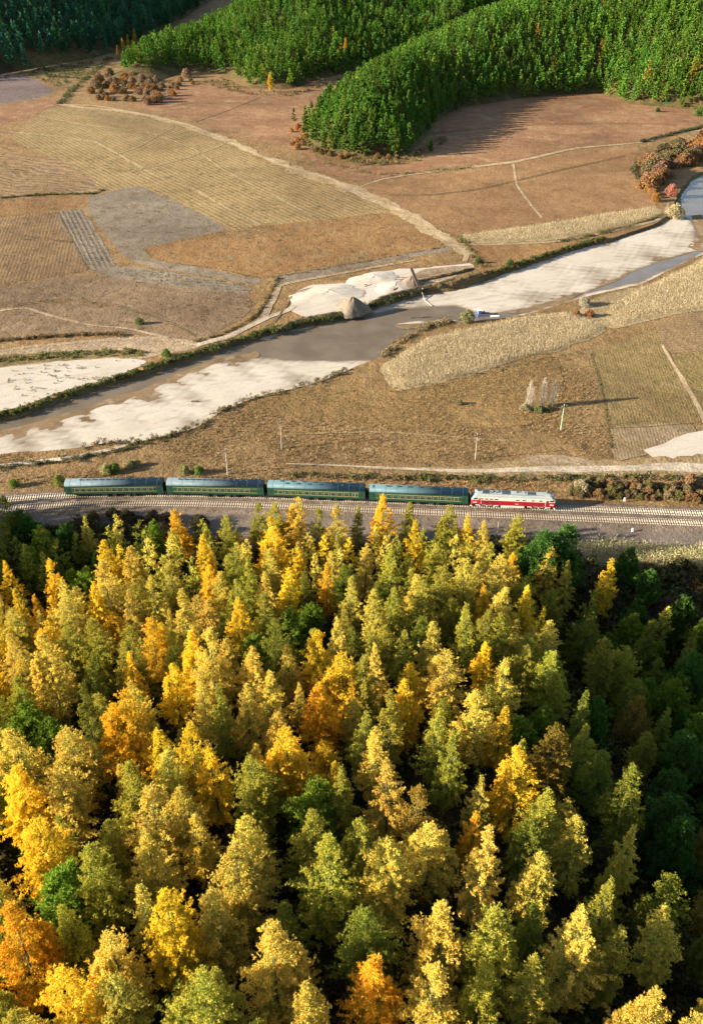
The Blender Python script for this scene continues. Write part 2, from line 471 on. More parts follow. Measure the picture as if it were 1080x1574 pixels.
# river bed: a gently rippled sand sheet, lower where the water runs
POOL = [(392, 546), (400, 528), (440, 514), (500, 503), (535, 494), (565, 487), (600, 478), (640, 474), (700, 471), (722, 478), (735, 486), (720, 492), (700, 490), (672, 491), (664, 494), (640, 492), (608, 497), (606, 503), (640, 505), (646, 512), (632, 526), (604, 545), (566, 553), (500, 554), (440, 552)]
WLEFT = [(-90, 690), (-90, 668), (0, 644), (100, 611), (190, 583), (260, 561), (330, 540), (396, 522), (396, 545), (330, 556), (262, 582), (190, 612), (100, 640), (0, 668)]
WRIGHT = [(722, 484), (760, 484), (800, 478), (850, 468), (890, 452), (930, 440), (962, 424), (990, 411), (1030, 398), (1076, 384), (1074, 360), (1064, 340), (1046, 330), (1046, 300), (1064, 276), (1090, 266), (1190, 244), (1190, 355), (1085, 384), (1035, 409), (985, 431), (900, 451), (820, 475), (765, 492), (738, 494)]
xs = np.arange(-360, 420, 1.6); ys = np.arange(190, 620, 1.6)
X, Y = np.meshgrid(xs, ys)
nb = np.array([G(a, b) for a, b in NB]); sb = np.array([G(a, b) for a, b in SB])
ynb = np.interp(X, nb[:, 0], nb[:, 1]); ysb = np.interp(X, sb[:, 0], sb[:, 1])
keep = (Y < ynb + 40) & (Y > ysb - 8)
wet = np.full(X.shape, -1e9)
for w in (POOL, WLEFT, WRIGHT):
    wet = np.maximum(wet, poly_dist([G(a, b, BED) for a, b in w], X, Y))
Z = BED + 0.10 * np.tanh(-(wet + .7 + wav(X, Y, 5, 1) * 0.45) / 1.2) + .05 * wav(X, Y, 9, 2) * (wet < 0) + .035 * wav(X + 2 * Y, Y, 2.3, 5) * (wet < -1)
idx = -np.ones(X.shape, int); idx[keep] = np.arange(keep.sum())
q = np.stack([idx[:-1, :-1], idx[:-1, 1:], idx[1:, 1:], idx[1:, :-1]], -1).reshape(-1, 4)
q = q[(q >= 0).all(1)]
link('sandbar', mesh_np('sandbar', np.stack([X[keep], Y[keep], Z[keep]], 1), q, M['sand'], smooth=True), kind='structure')
sheet('river_water', POOL, BED - .02, M['water'], jit=.2)
sheet('river_water', WLEFT, BED - .024, M['water'], jit=.2)
sheet('river_water', WRIGHT, BED - .028, M['clear_water'], jit=.2)
sheet('mud_flat', [(215, 600), (262, 578), (330, 553), (394, 540), (398, 548), (340, 572), (280, 600), (200, 630), (130, 650), (60, 664), (0, 682), (-60, 700), (-60, 674), (0, 662), (100, 636), (180, 608)], BED + .06, M['mud'], jit=.5)
sheet('mud_flat', [(748, 480), (790, 470), (840, 457), (890, 443), (930, 427), (962, 412), (1000, 402), (1040, 394), (1078, 380), (1074, 372), (1050, 384), (985, 404), (962, 424), (930, 438), (890, 453), (850, 472), (800, 482)], BED + .04, M['mud'], jit=.5)
sheet('mud_flat', [(1062, 332), (1078, 330), (1080, 352), (1086, 368), (1082, 386), (1066, 384), (1056, 380), (1072, 360)], BED + .11, M['mud'], jit=.4)
sheet('mud_flat', [(604, 500), (640, 497), (668, 497), (690, 494), (690, 500), (655, 504), (620, 506)], BED + .17, M['mud'], jit=.3)

# ------------------------------------------------------------------ fields on the far side
lay = [0.008]
def field(px, mat, name='field', step=2.0, jit=.7):
    lay[0] += .0035
    return sheet(name, px, lay[0], M[mat], step, jit, zproj=0.0)
field([(-60, 112), (40, 116), (82, 140), (60, 150), (-60, 168)], 'purple')
field([(-60, 170), (60, 152), (86, 150), (84, 164), (30, 185), (-60, 205)], 'pinkhi')
field([(205, 160), (255, 135), (300, 128), (380, 134), (450, 138), (520, 118), (548, 112), (500, 150), (470, 190), (462, 222), (400, 218), (340, 200), (290, 182)], 'pinkhi')
field([(460, 225), (500, 248), (560, 255), (640, 250), (672, 205), (705, 168), (800, 150), (925, 146), (1062, 172), (1066, 196), (1040, 208), (984, 216), (880, 226), (790, 246), (680, 258), (560, 278), (500, 265)], 'pinkhi')
field([(75, 167), (150, 168), (220, 180), (290, 198), (400, 246), (450, 264), (528, 292), (588, 326), (350, 354), (215, 286), (160, 296), (118, 262), (60, 234), (18, 212)], 'stubble')
field([(-60, 232), (40, 238), (110, 250), (140, 275), (148, 298), (60, 302), (-60, 318)], 'contour')
field([(130, 304), (160, 298), (215, 286), (350, 354), (224, 380), (230, 398), (285, 408), (404, 430), (396, 438), (330, 426), (240, 413), (205, 402), (172, 372), (142, 332)], 'grey')
field([(-60, 310), (60, 303), (128, 302), (134, 318), (60, 326), (-60, 340)], 'orange')
field([(-60, 342), (0, 335), (88, 326), (136, 414), (90, 424), (0, 436), (-60, 446)], 'rows')
field([(88, 326), (126, 322), (178, 408), (138, 415)], 'darkrows')
field([(222, 384), (350, 355), (588, 327), (620, 330), (655, 352), (674, 380), (560, 400), (430, 421), (404, 426), (330, 411), (260, 403), (232, 395)], 'orange')
field([(428, 424), (560, 402), (672, 382), (690, 378), (694, 384), (560, 410), (440, 433), (418, 434)], 'grey')
field([(-60, 448), (0, 440), (130, 424), (200, 430), (270, 440), (375, 452), (388, 470), (352, 500), (300, 524), (200, 514), (100, 518), (0, 522), (-60, 520)], 'lowbrown')
field([(140, 416), (180, 410), (240, 416), (330, 430), (385, 442), (378, 452), (270, 440), (190, 430)], 'grey')
field([(548, 287), (620, 272), (680, 266), (790, 252), (880, 232), (980, 224), (972, 258), (1000, 296), (1008, 316), (950, 324), (740, 356), (700, 361), (655, 338), (600, 316), (562, 302)], 'pink')
field([(715, 374), (800, 376), (880, 372), (900, 372), (850, 388), (790, 406), (748, 418), (730, 398)], 'orange')
field([(445, 476), (455, 449), (480, 438), (540, 435), (560, 425), (612, 413), (650, 412), (722, 405), (728, 411), (690, 428), (640, 442), (575, 465), (545, 482), (500, 482), (470, 487)], 'sand', 'sand_yard')
field([(600, 440), (650, 415), (724, 408), (728, 412), (690, 427), (640, 440)], 'worn', 'sand_yard')
field([(-60, 548), (0, 540), (100, 528), (200, 518), (290, 524), (330, 520), (300, 536), (230, 550), (150, 570), (60, 600), (-60, 640)], 'worn', 'bank_terrace')
field([(-60, 570), (0, 566), (60, 560), (130, 554), (200, 552), (226, 556), (190, 574), (100, 601), (30, 626), (0, 632), (-60, 652)], 'sand', 'sand_flat')
field([(-60, 548), (0, 546), (120, 540), (215, 538), (222, 548), (130, 552), (60, 557), (0, 564), (-60, 568)], 'olivefield', 'weed_strip')
field([(700, 366), (740, 357), (830, 345), (950, 325), (1003, 318), (1018, 325), (1005, 337), (950, 349), (860, 368), (790, 373), (720, 373)], 'maizeground', 'maize_ground')

# near side
field([(430, 608), (540, 588), (600, 602), (730, 578), (856, 552), (858, 640), (700, 662), (560, 655), (440, 640), (380, 636)], 'rust', jit=1.6)
field([(583, 568), (620, 541), (655, 520), (720, 505), (800, 488), (884, 480), (930, 508), (860, 540), (800, 552), (730, 575), (650, 595), (608, 600)], 'maizeground', 'maize_ground')
field([(890, 480), (905, 462), (985, 441), (1040, 417), (1085, 394), (1180, 370), (1180, 458), (1080, 478), (1010, 490), (940, 505)], 'maizeground', 'maize_ground')
field([(906, 545), (960, 525), (1008, 510), (1064, 606), (1080, 645), (1060, 652), (936, 658), (920, 600)], 'srows')
field([(936, 660), (1060, 652), (1068, 682), (990, 700), (946, 708)], 'srows2')
field([(1012, 494), (1080, 480), (1180, 460), (1180, 535), (1034, 542)], 'dots')
field([(1036, 546), (1180, 538), (1180, 640), (1084, 640), (1062, 600)], 'olivefield')
field([(988, 692), (1020, 682), (1052, 668), (1180, 655), (1180, 716), (1040, 714), (1000, 702)], 'sand', 'sand_patch')
field([(780, 714), (830, 700), (900, 706), (930, 716), (900, 722), (800, 722)], 'worn', 'sand_patch')

field([(872, 831), (920, 829), (1000, 837), (1090, 841), (1180, 848), (1180, 892), (1085, 882), (1000, 872), (930, 866), (878, 862)], 'maizeground', 'maize_ground')
field([(872, 868), (930, 870), (1000, 878), (1180, 898), (1180, 985), (1000, 960), (900, 930)], 'shade_tone', 'hollow_shade')  # dark sheet that paints shade onto the hollow's ground
# tracks and paths
ribbon('road_verge', [(95, 161), (230, 178), (340, 212), (450, 259), (535, 289), (610, 322), (680, 364), (704, 378), (716, 392)], [5, 6, 7, 8, 9, 8, 8, 8, 6], lay[0] + .004, M['faint'], jit=.5, wj=.4)
ribbon('dirt_road', [(70, 164), (95, 161), (150, 163), (230, 178), (290, 192), (340, 212), (400, 240), (450, 259), (500, 272), (535, 289), (560, 304), (610, 322), (650, 340), (680, 364), (704, 378), (716, 392), (714, 402)], [2, 2.4, 2.4, 2.4, 2.4, 2.6, 3.0, 3.0, 3.0, 4.0, 3.8, 3.2, 3.2, 3.4, 3.8, 3.0, 2.0], lay[0] + .010, M['track_dirt'])
ribbon('path', [(540, 292), (590, 275), (680, 262), (790, 249), (880, 229), (985, 219), (1030, 208), (1100, 196)], [1.5, 2, 2.6, 3.4, 3, 2, 2, 2], lay[0] + .014, M['track_dirt'])
ribbon('path', [(704, 376), (760, 376), (860, 371), (950, 353), (1004, 340), (1022, 328), (1026, 312)], [2.2, 2.0, 2.0, 2.2, 2.4, 2.4, 1.4], lay[0] + .018, M['worn'])
ribbon('path', [(788, 252), (794, 285), (815, 315), (832, 335)], 1.3, lay[0] + .014, M['track_dirt'])
ribbon('path', [(60, 178), (120, 190), (230, 205), (300, 230), (345, 262), (420, 300), (480, 332)], 1.2, lay[0] + .022, M['faint'], jit=.3)
ribbon('path', [(15, 203), (90, 210), (150, 220), (190, 242), (240, 270), (300, 292), (345, 318), (400, 346)], 1.7, lay[0] + .022, M['faint'], jit=.3)
ribbon('path', [(180, 238), (215, 225), (250, 205), (268, 196)], 1.0, lay[0] + .022, M['faint'])
ribbon('path', [(200, 265), (280, 245), (330, 228), (352, 218)], 1.0, lay[0] + .022, M['faint'])
ribbon('path', [(-60, 552), (0, 540), (60, 532), (150, 524), (230, 520), (300, 528), (345, 520), (400, 492), (415, 468), (430, 440), (460, 432), (560, 414), (640, 400)], [1.5, 2, 2.2, 2.4, 3, 4, 3.4, 3, 3, 2.4, 2.2, 2, 1.5], lay[0] + .018, M['worn'])
ribbon('path', [(300, 532), (352, 516), (408, 490), (440, 478), (452, 470)], [3, 2.4, 2.2, 2.4, 2], lay[0] + .026, M['pale_dirt'])
ribbon('path', [(0, 478), (40, 474), (80, 486), (140, 500), (200, 506), (260, 520)], 1.4, lay[0] + .034, M['worn'])
ribbon('path', [(-80, 735), (0, 717), (60, 710), (120, 702), (200, 684)], [2.2, 2.0, 1.8, 1.8, 1.6], lay[0] + .030, M['pale_dirt'])
ribbon('road_verge', [(560, 718), (700, 723), (820, 722), (900, 722), (980, 719), (1040, 719), (1180, 724)], [1.5, 4, 8, 9, 9, 10, 9], lay[0] + .012, M['faint_s'], jit=.4, wj=.4)
ribbon('dirt_road', [(440, 713), (520, 716), (600, 720), (700, 724), (760, 724), (820, 722), (900, 722), (980, 719), (1040, 719), (1180, 724)], [.4, .7, .9, 1.4, 2.0, 2.8, 3.2, 3.8, 4.2, 4.2], lay[0] + .026, M['pale_dirt'])
ribbon('path', [(1016, 530), (1034, 560), (1052, 590), (1070, 622), (1082, 650)], [1.0, 1.2, 1.6, 1.6, 1.4], lay[0] + .038, M['track_dirt'])
ribbon('path', [(440, 668), (560, 664), (700, 672), (800, 678)], [.6, .9, .9, .5], lay[0] + .016, M['faint_s'], jit=.3)
ribbon('gully', [(282, 690), (290, 678), (298, 664)], [1.2, 1.6, 2.2], .03, M['bank'])

# wheel ruts of the gravel lorries and the farm carts
for pts in ([(402, 508), (424, 492), (440, 470), (452, 452), (480, 444), (520, 446)], [(560, 440), (590, 430), (625, 428), (660, 424)], [(20, 470), (90, 462), (180, 470), (260, 496), (300, 516)], [(600, 300), (660, 300), (740, 290), (860, 262), (960, 240)], [(250, 166), (300, 158), (380, 160), (440, 176)], [(20, 360), (60, 366), (110, 372)], [(640, 208), (720, 200), (820, 192), (940, 190), (1040, 192)]):
    for o in (-.9, .9):
        ribbon('wheel_rut', [(a, b + o * (1.4 if b > 400 else .9)) for a, b in pts], .45, lay[0] + .042 + o * .002, M['bank'], jit=.08, wj=.3)

# ditches and field edges lying darker between the plots
for pts, w, m in [
    ([(908, 545), (922, 590), (930, 630), (940, 690)], .7, 'bank'),
    ([(-40, 306), (60, 300), (140, 298), (164, 292)], 1.6, 'bank'),
    ([(88, 326), (112, 370), (136, 414)], .9, 'bank'),
    ([(222, 384), (232, 396), (262, 404), (330, 412), (400, 428)], .9, 'bank'),
    ([(300, 188), (345, 172), (400, 150)], .7, 'bank'),
    ([(936, 659), (1000, 656), (1062, 651)], .5, 'bank')]:
    ribbon('field_edge', pts, w, lay[0] + .006, M[m], jit=.2, wj=.4)

# ------------------------------------------------------------------ hills
def bake(name, fn, x0, x1, y0, y1, st, mat):
    xs = np.arange(x0, x1 + st, st); ys = np.arange(y0, y1 + st, st)
    X, Y = np.meshgrid(xs, ys); Z = fn(X, Y)
    keep = Z > -3
    idx = -np.ones(X.shape, int); idx[keep] = np.arange(keep.sum())
    q = np.stack([idx[:-1, :-1], idx[:-1, 1:], idx[1:, 1:], idx[1:, :-1]], -1).reshape(-1, 4)
    q = q[(q >= 0).all(1)]
    return link(name, mesh_np(name, np.stack([X[keep], Y[keep], Z[keep]], 1), q, mat, smooth=True), kind='structure')

def hill_fn(poly, slope, cap, amp):
    poly = np.array(poly, float)
    def f(X, Y):
        X = np.asarray(X, float); Y = np.asarray(Y, float)
        d = poly_dist(poly, X, Y)
        h = cap * (1 - np.exp(-np.maximum(d, 0) * slope / cap)) + amp * wav(X, Y, 38, 3) * np.clip(d / 60, 0, 1)
        return np.where(d > 0, h, d * .25) - .3
    return f

P_RIGHT = [G(466, 204), G(480, 228), G(550, 246), G(622, 241), G(652, 214), G(672, 186), G(702, 167), G(800, 151), G(880, 145), G(920, 143), G(965, 160), G(1100, 170), (420, 700), (700, 760), (1100, 800), (1100, 1400), (420, 1350), (165, 1110), (76, 945), (20, 795), (-16, 692)]
P_MID = [G(150, 124), G(240, 128), G(290, 109), G(345, 113), G(385, 136), G(450, 137), G(500, 120), G(545, 110), (60, 900), (220, 1020), (400, 1200), (500, 1700), (-60, 1700), (-100, 1255), (-134, 1125), (-160, 1000), (-188, 885)]
P_LEFT = [(-560, 560), (-380, 700), (-292, 819), (-270, 850), (-230, 905), (-212, 960), (-196, 1080), (-186, 1290), (-170, 1700), (-1200, 1700), (-1200, 560)]
h_right = hill_fn(P_RIGHT, .56, 95, 2.5)
h_mid = hill_fn(P_MID, .36, 90, 6.5)
h_left = hill_fn(P_LEFT, .52, 120, 3)
bake('hill', h_right, -40, 1000, 540, 1400, 6, M['hillside'])
bake('hill', h_mid, -210, 480, 740, 1600, 7, M['hillside'])
bake('hill', h_left, -900, -180, 560, 1600, 8, M['hillside'])

def ss(a, b, x):
    t = np.clip((x - a) / (b - a), 0, 1); return t * t * (3 - 2 * t)

def h_near(X, Y):
    """the wooded spur the photograph is taken over"""
    X = np.asarray(X, float); Y = np.asarray(Y, float)
    base = 176 - 14 * ss(35, 70, X) - 6 * ss(-40, -75, X)
    t = base - Y
    h = .37 * (np.sqrt(np.maximum(t, 0) ** 2 + 15 ** 2) - 15) * ss(-2, 4, t)
    h = 66 * (1 - np.exp(-h / 66 * 1.28))
    cx = 3 + 6 * ss(40, 150, Y)
    drop = ss(8, 48, X - cx) * 11.5 * ss(0, 45, t) * (.35 + .65 * ss(35, 85, Y))
    rise = ss(52, 105, X) * 9 * ss(10, 60, t)
    h = h - drop + rise - 5 * ss(20, 75, cx - X) * ss(0, 40, t)
    h += .7 * wav(X, Y, 12, 1) * ss(0, 25, t)
    # a neighbouring spur beyond the picture's edge, its shade lies over the forest corner
    h = np.maximum(h, 30 * np.exp(-(((X + 158) / 34) ** 2 + ((Y - 150) / 34) ** 2)) - 1.2)
    return np.where(t > 0, np.maximum(h, .5 * ss(0, 9, t)), np.where(h > 0, h, -.4 * np.minimum(-t, 8) - .4)) - .25
bake('wooded_slope', h_near, -240, 220, -120, 186, 3, M['litter'])

# ------------------------------------------------------------------ railway
TR1 = [(-160, 788), (-60, 774), (20, 765), (100, 760), (240, 759), (400, 762), (550, 766.5), (717, 773.5), (850, 779.5), (1080, 789), (1300, 800)]
TZ = .75
def trackline(pts, z):
    w = np.array([G(a, b, z) for a, b in pts])
    c = np.polyfit(w[:, 0] / 100, w[:, 1], 4)
    x = np.linspace(w[0, 0], w[-1, 0], 2000)
    y = np.polyval(c, x / 100)
    s = np.r_[0, np.cumsum(np.hypot(np.diff(x), np.diff(y)))]
    return x, y, s
tx, ty, ts = trackline(TR1, TZ)
def on_track(s, off=0.0):
    x = np.interp(s, ts, tx); y = np.interp(s, ts, ty)
    a = np.arctan2(np.interp(s + 1, ts, ty) - np.interp(s - 1, ts, ty), np.interp(s + 1, ts, tx) - np.interp(s - 1, ts, tx))
    return x - np.sin(a) * -off * -1, y + np.cos(a) * off, a
def strip(prof, s0, s1, ds):
    """sweep a cross-section (offset towards the far side, height) along the line"""
    s = np.arange(s0, s1, ds); n = len(prof); V = []
    for u in s:
        for o, z in prof:
            x, y, _ = on_track(u, o); V.append((x, y, z))
    F = []
    for i in range(len(s) - 1):
        for j in range(n - 1):
            F.append((i * n + j, (i + 1) * n + j, (i + 1) * n + j + 1, i * n + j + 1))
    return V, F
S_END = ts[-1] - 2
GAP = 4.35
def swept(name, prof, mat, ds=4.0, parent=None, kind=None, s0=2):
    V, F = strip(prof, s0, S_END, ds)
    return MB().add(V, F).build(name, mat, parent, kind=kind)
swept('ballast_bed', [(3.6, -.05), (2.3, .55), (-6.7, .55), (-8.3, .10)], M['ballast'], kind='structure')
swept('service_road', [(-7.6, .13), (-16.5, .11), (-17.5, -.05)], M['service'], kind='structure')
M['rail'] = paint('rail_steel', (.09, .055, .036), .5, (.09, .06, .045), .5)
M['railtop'] = NT('rail_head').done((.40, .36, .33), rough=.3, spec=.6)
M['sleeper'] = soil('sleeper_concrete', (.54, .47, .37), (.64, .57, .46), big=.4, fine=3, relief=.05, tone=1.0, grit=.3)
M['sleeper_old'] = soil('sleeper_stained', (.47, .39, .30), (.57, .49, .39), big=.4, fine=3, relief=.05, tone=1.0, grit=.3)
def railway(off, label, slm):
    x, y, _ = on_track(S_END / 2, off)
    r = empty('railway_track', (x, y, .5), 0, label, 'railway track', 'parallel railway tracks')
    inv = Vector((-x, -y, -.5))
    def put(o): o.location = inv; return o
    for g in (-.7535, .7535):
        put(swept('rail', [(off + g - .09, .60), (off + g - .075, TZ), (off + g + .075, TZ), (off + g + .09, .60)], M['rail'], 3.0, r))
    mb = MB()
    for k, s in enumerate(np.arange(3, S_END - 1, .62)):
        x, y, a = on_track(s + random.uniform(-.03, .03), off)
        c, d = math.cos(a), math.sin(a)
        pts = []
        for u, v in ((-.14, -1.28), (.14, -1.28), (.14, 1.28), (-.14, 1.28)):
            pts.append((x + u * c - v * d, y + u * d + v * c))
        mb.add([(p[0], p[1], .50) for p in pts] + [(p[0], p[1], .635) for p in pts], [(4, 5, 6, 7), (0, 1, 5, 4), (1, 2, 6, 5), (2, 3, 7, 6), (3, 0, 4, 7)])
    put(mb.build('sleepers', slm, r, kind='stuff'))
    return r
railway(0.0, 'railway track on pale sleepers that carries the green passenger train', M['sleeper'])
railway(-GAP, 'empty railway track running beside the train towards the autumn forest', M['sleeper_old'])

# ------------------------------------------------------------------ the train
M['green'] = paint('coach_green', (.010, .060, .030), .35, (.05, .05, .03), .35)
M['greenroof'] = paint('coach_roof', (.072, .105, .120), .6, (.04, .06, .065), .6)
M['greenroof2'] = paint('coach_roof_clean', (.050, .098, .112), .55, (.035, .065, .075), .45)
M['yellow'] = paint('stripe_yellow', (.46, .36, .09), .5, (.3, .25, .1), .3)
M['frame_y'] = paint('window_frame', (.27, .31, .15), .5, (.2, .2, .12), .3)
M['glass'] = NT('coach_glass').done((.025, .035, .035), rough=.08, spec=.6)
M['under'] = paint('underframe', (.020, .020, .022), .7, (.06, .05, .04), .6)
M['rubber'] = NT('gangway_rubber').done((.012, .012, .014), rough=.8)
M['vent'] = paint('vent_grey', (.035, .05, .06), .6, (.06, .06, .06), .4)
M['red'] = paint('loco_red', (.34, .004, .014), .4, (.16, .02, .02), .2)
M['cream'] = paint('loco_cream', (.66, .58, .46), .4, (.36, .30, .22), .3)
M['locoroof'] = paint('loco_roof', (.30, .32, .295), .55, (.10, .12, .13), .6)
M['white'] = paint('white_paint', (.78, .74, .66), .5, (.45, .40, .33), .4)
M['steel'] = paint('wheel_steel', (.12, .10, .09), .5, (.07, .05, .04), .6)
M['lamp'] = NT('lamp_glass').done((.75, .72, .6), rough=.1, spec=.6)

def roof_profile(w, zs, zt, n=14):
    """arched roof line from one eave over to the other"""
    out = []
    for i in range(n + 1):
        t = math.pi * i / n
        out.append((-w * math.copysign(abs(math.cos(t)) ** .62, math.cos(t)), zs + (zt - zs) * abs(math.sin(t)) ** .85))
    return out

def copy_tree(o, parent=None):
    c = o.copy(); COL.objects.link(c)
    if parent is not None: c.parent = parent
    for ch in list(o.children): copy_tree(ch, c)
    return c

def shared(meshes, key, make):
    if key not in meshes: meshes[key] = make()
    return meshes[key]
TM = {}

def bogie(root, x, wb, kind):
    fr = MB()
    for s in (-1, 1):
        fr.box(x - wb / 2 - .75, x + wb / 2 + .75, s * 1.0 - .11, s * 1.0 + .11, .42, .78)
        fr.box(x - .6, x + .6, s * 1.12 - .1, s * 1.12 + .1, .30, .62)
    fr.box(x - .5, x + .5, -1.0, 1.0, .45, .80)
    b = fr.build('bogie', M['under'], root)
    axles = (-wb / 2, wb / 2) if kind == 2 else (-wb / 2, 0, wb / 2)
    for a in axles:
        for s in (-1, 1):
            w = shared(TM, 'wheel', lambda: MB().tube((0, -.065, 0), (0, .065, 0), .46, .46, 18).tube((0, -.09, 0), (0, .09, 0), .16, .16, 8).mesh('wheel', M['steel']))
            o = link('wheel', w, b); o.location = (x + a, s * .76, .46)
    return b

def coach(s_mid, label, roof, windows, vents, hatch_end, two_rows):
    x, y, a = on_track(s_mid)
    r = empty('passenger_coach', (x, y, TZ), a, label, 'railway coach', 'green passenger coaches of the train')
    L = 25.5 / 2; W = 1.55
    # sides lean in a little at the skirt, ends are flat
    side = [(-W, 1.02), (-W, 3.30), (-W + .02, 3.42), (W - .02, 3.42), (W, 3.30), (W, 1.02), (W - .14, .80), (-W + .14, .80)]
    MB().extrude_x(side, -L, L).build('body', M['green'], r, bevel=0)
    rp = roof_profile(W + .02, 3.40, 4.35)
    rm = MB().extrude_x([(yy, zz) for yy, zz in rp], -L + .02, L - .02).mesh('roof', roof)
    for p in rm.polygons: p.use_smooth = abs(p.normal.x) < .5
    rf = link('roof', rm, r)
    # transverse roof seams
    smm = shared(TM, 'seam' + roof.name, lambda: MB().extrude_x([(yy * 1.004, zz + .012) for yy, zz in rp], -.03, .03).mesh('seam', roof))
    for k in range(9):
        link('seam', smm, rf).location = (-L + 1.4 + k * (2 * L - 2.8) / 8, 0, 0)
    MB().box(-L + .6, L - .6, -1.2, 1.2, .62, .81).build('underframe', M['under'], r)
    for xx, ww in ((-3.4, 1.6), (-.6, 1.0), (2.6, 1.4), (4.6, .8)):
        for s in (-1, 1): MB().box(xx, xx + ww, s * 1.25 - .22, s * 1.25 + .22, .22, .70).build('battery_box', M['under'], r)
    for xx in (-8.75, 8.75): bogie(r, xx, 2.4, 2)
    for e in (-1, 1):
        g = MB(); xa, xb = sorted((e * (L + .004), e * (L + .48)))
        g.box(xa, xb, -.62, .62, .95, 3.15)
        g.build('gangway', M['rubber'], r)
        st = MB().box(min(e * (L + .004), e * (L + .55)), max(e * (L + .004), e * (L + .55)), -.16, .16, .78, .98)
        st.build('coupler', M['under'], r)
    for s in (-1, 1):
        for zz, hh in ((2.86, .055), (1.60, .07)):
            MB().box(-L + 1.7, L - 1.7, min(s * W, s * (W + .02)), max(s * W, s * (W + .02)), zz, zz + hh).build('stripe', M['yellow'], r)
        # end doors with a window each
        for e in (-1, 1):
            dx = e * (L - 1.05)
            d = MB().box(dx - .40, dx + .40, min(s * (W - .03), s * (W + .012)), max(s * (W - .03), s * (W + .012)), .92, 3.0).build('door', M['green'], r)
            MB().box(dx - .24, dx + .24, min(s * (W + .012), s * (W + .022)), max(s * (W + .012), s * (W + .022)), 1.95, 2.75).build('pane', M['glass'], d)
            MB().box(dx - .34, dx + .34, min(s * (W - .1), s * (W + .16)), max(s * (W - .1), s * (W + .16)), .42, .47).build('step', M['steel'], r)
        for xx, ww in windows:
            key = ('win', round(ww, 2), s)
            def mk():
                h0, h1 = 1.74, 2.78
                mb = MB(); y0, y1 = sorted((s * W, s * (W + .035)))
                mb.box(-ww / 2 - .10, -ww / 2, y0, y1, h0 - .08, h1 + .06); mb.box(ww / 2, ww / 2 + .10, y0, y1, h0 - .08, h1 + .06)
                mb.box(-ww / 2, ww / 2, y0, y1, h0 - .08, h0); mb.box(-ww / 2, ww / 2, y0, y1, h1, h1 + .06)
                mb.box(-ww / 2, ww / 2, y0, y1, 2.36, 2.40)
                return mb.mesh('window', M['frame_y'])
            def mkp():
                y0, y1 = sorted((s * (W + .001), s * (W + .016)))
                return MB().box(-ww / 2, ww / 2, y0, y1, 1.74, 2.78).mesh('pane', M['glass'])
            w = link('window', shared(TM, key, mk), r); w.location = (xx, 0, 0)
            link('pane', shared(TM, key + ('p',), mkp), w)
    vm = shared(TM, 'vent', lambda: MB().box(-.24, .24, -.16, .16, 0, .24).box(-.32, .32, -.22, .22, .22, .30).mesh('roof_vent', M['vent']))
    for i, xx in enumerate(vents):
        yy = .0 if not two_rows else (-.55 if i % 2 else .45)
        v = link('roof_vent', vm, r); v.location = (xx, yy, 4.30 if not two_rows else 4.22)
    for e in hatch_end:
        MB().box(e * (L - 1.9) - .95, e * (L - 1.9) + .95, -.95, -.15, 4.02, 4.26).build('tank_hatch', roof, r)
        MB().box(e * (L - .95) - .10, e * (L - .95) + .10, -.80, .35, 4.05, 4.40).build('roof_duct', M['vent'], r)
    return r

# positions from the picture: ends of every vehicle on the near rail
def s_at(px):
    x = G(px, np.interp(px, [p[0] for p in TR1], [p[1] for p in TR1]), TZ)[0]
    return float(np.interp(x, tx, ts))
s_l, s_r = s_at(720.5), s_at(851)
LOCO_L = 21.6
s_loco = s_r - LOCO_L / 2
pitch = 26.55
s4 = s_loco - LOCO_L / 2 - .75 - 25.5 / 2
mids = [s4 - 3 * pitch, s4 - 2 * pitch, s4 - pitch, s4]
w_even = [(-9.6 + i * 1.6, 1.12) for i in range(13)]
w_gap = [(-9.3 + i * 1.72, 1.15) for i in range(11)] + [(9.75, .62), (10.55, .62)]
coach(mids[0], 'rearmost green coach with a row of vents along its weathered roof', M['greenroof'], w_even, [-8.6 + i * 1.72 for i in range(11)], (1,), False)
coach(mids[1], 'green coach second from the tail, grey roof dotted with vents', M['greenroof'], [(-9.3 + i * 1.62, 1.1) for i in range(12)], [-9.4 + i * 1.6 for i in range(12)], (1,), False)
coach(mids[2], 'green coach in the middle of the train with staggered roof vents', M['greenroof2'], w_gap, [-9.2 + i * 1.45 for i in range(13)], (1,), True)
coach(mids[3], 'green coach coupled directly behind the red and white locomotive', M['greenroof2'], w_gap[:11] + [(9.7, 1.0)], [-8.0 + i * 2.75 for i in range(7)], (-1,), False)

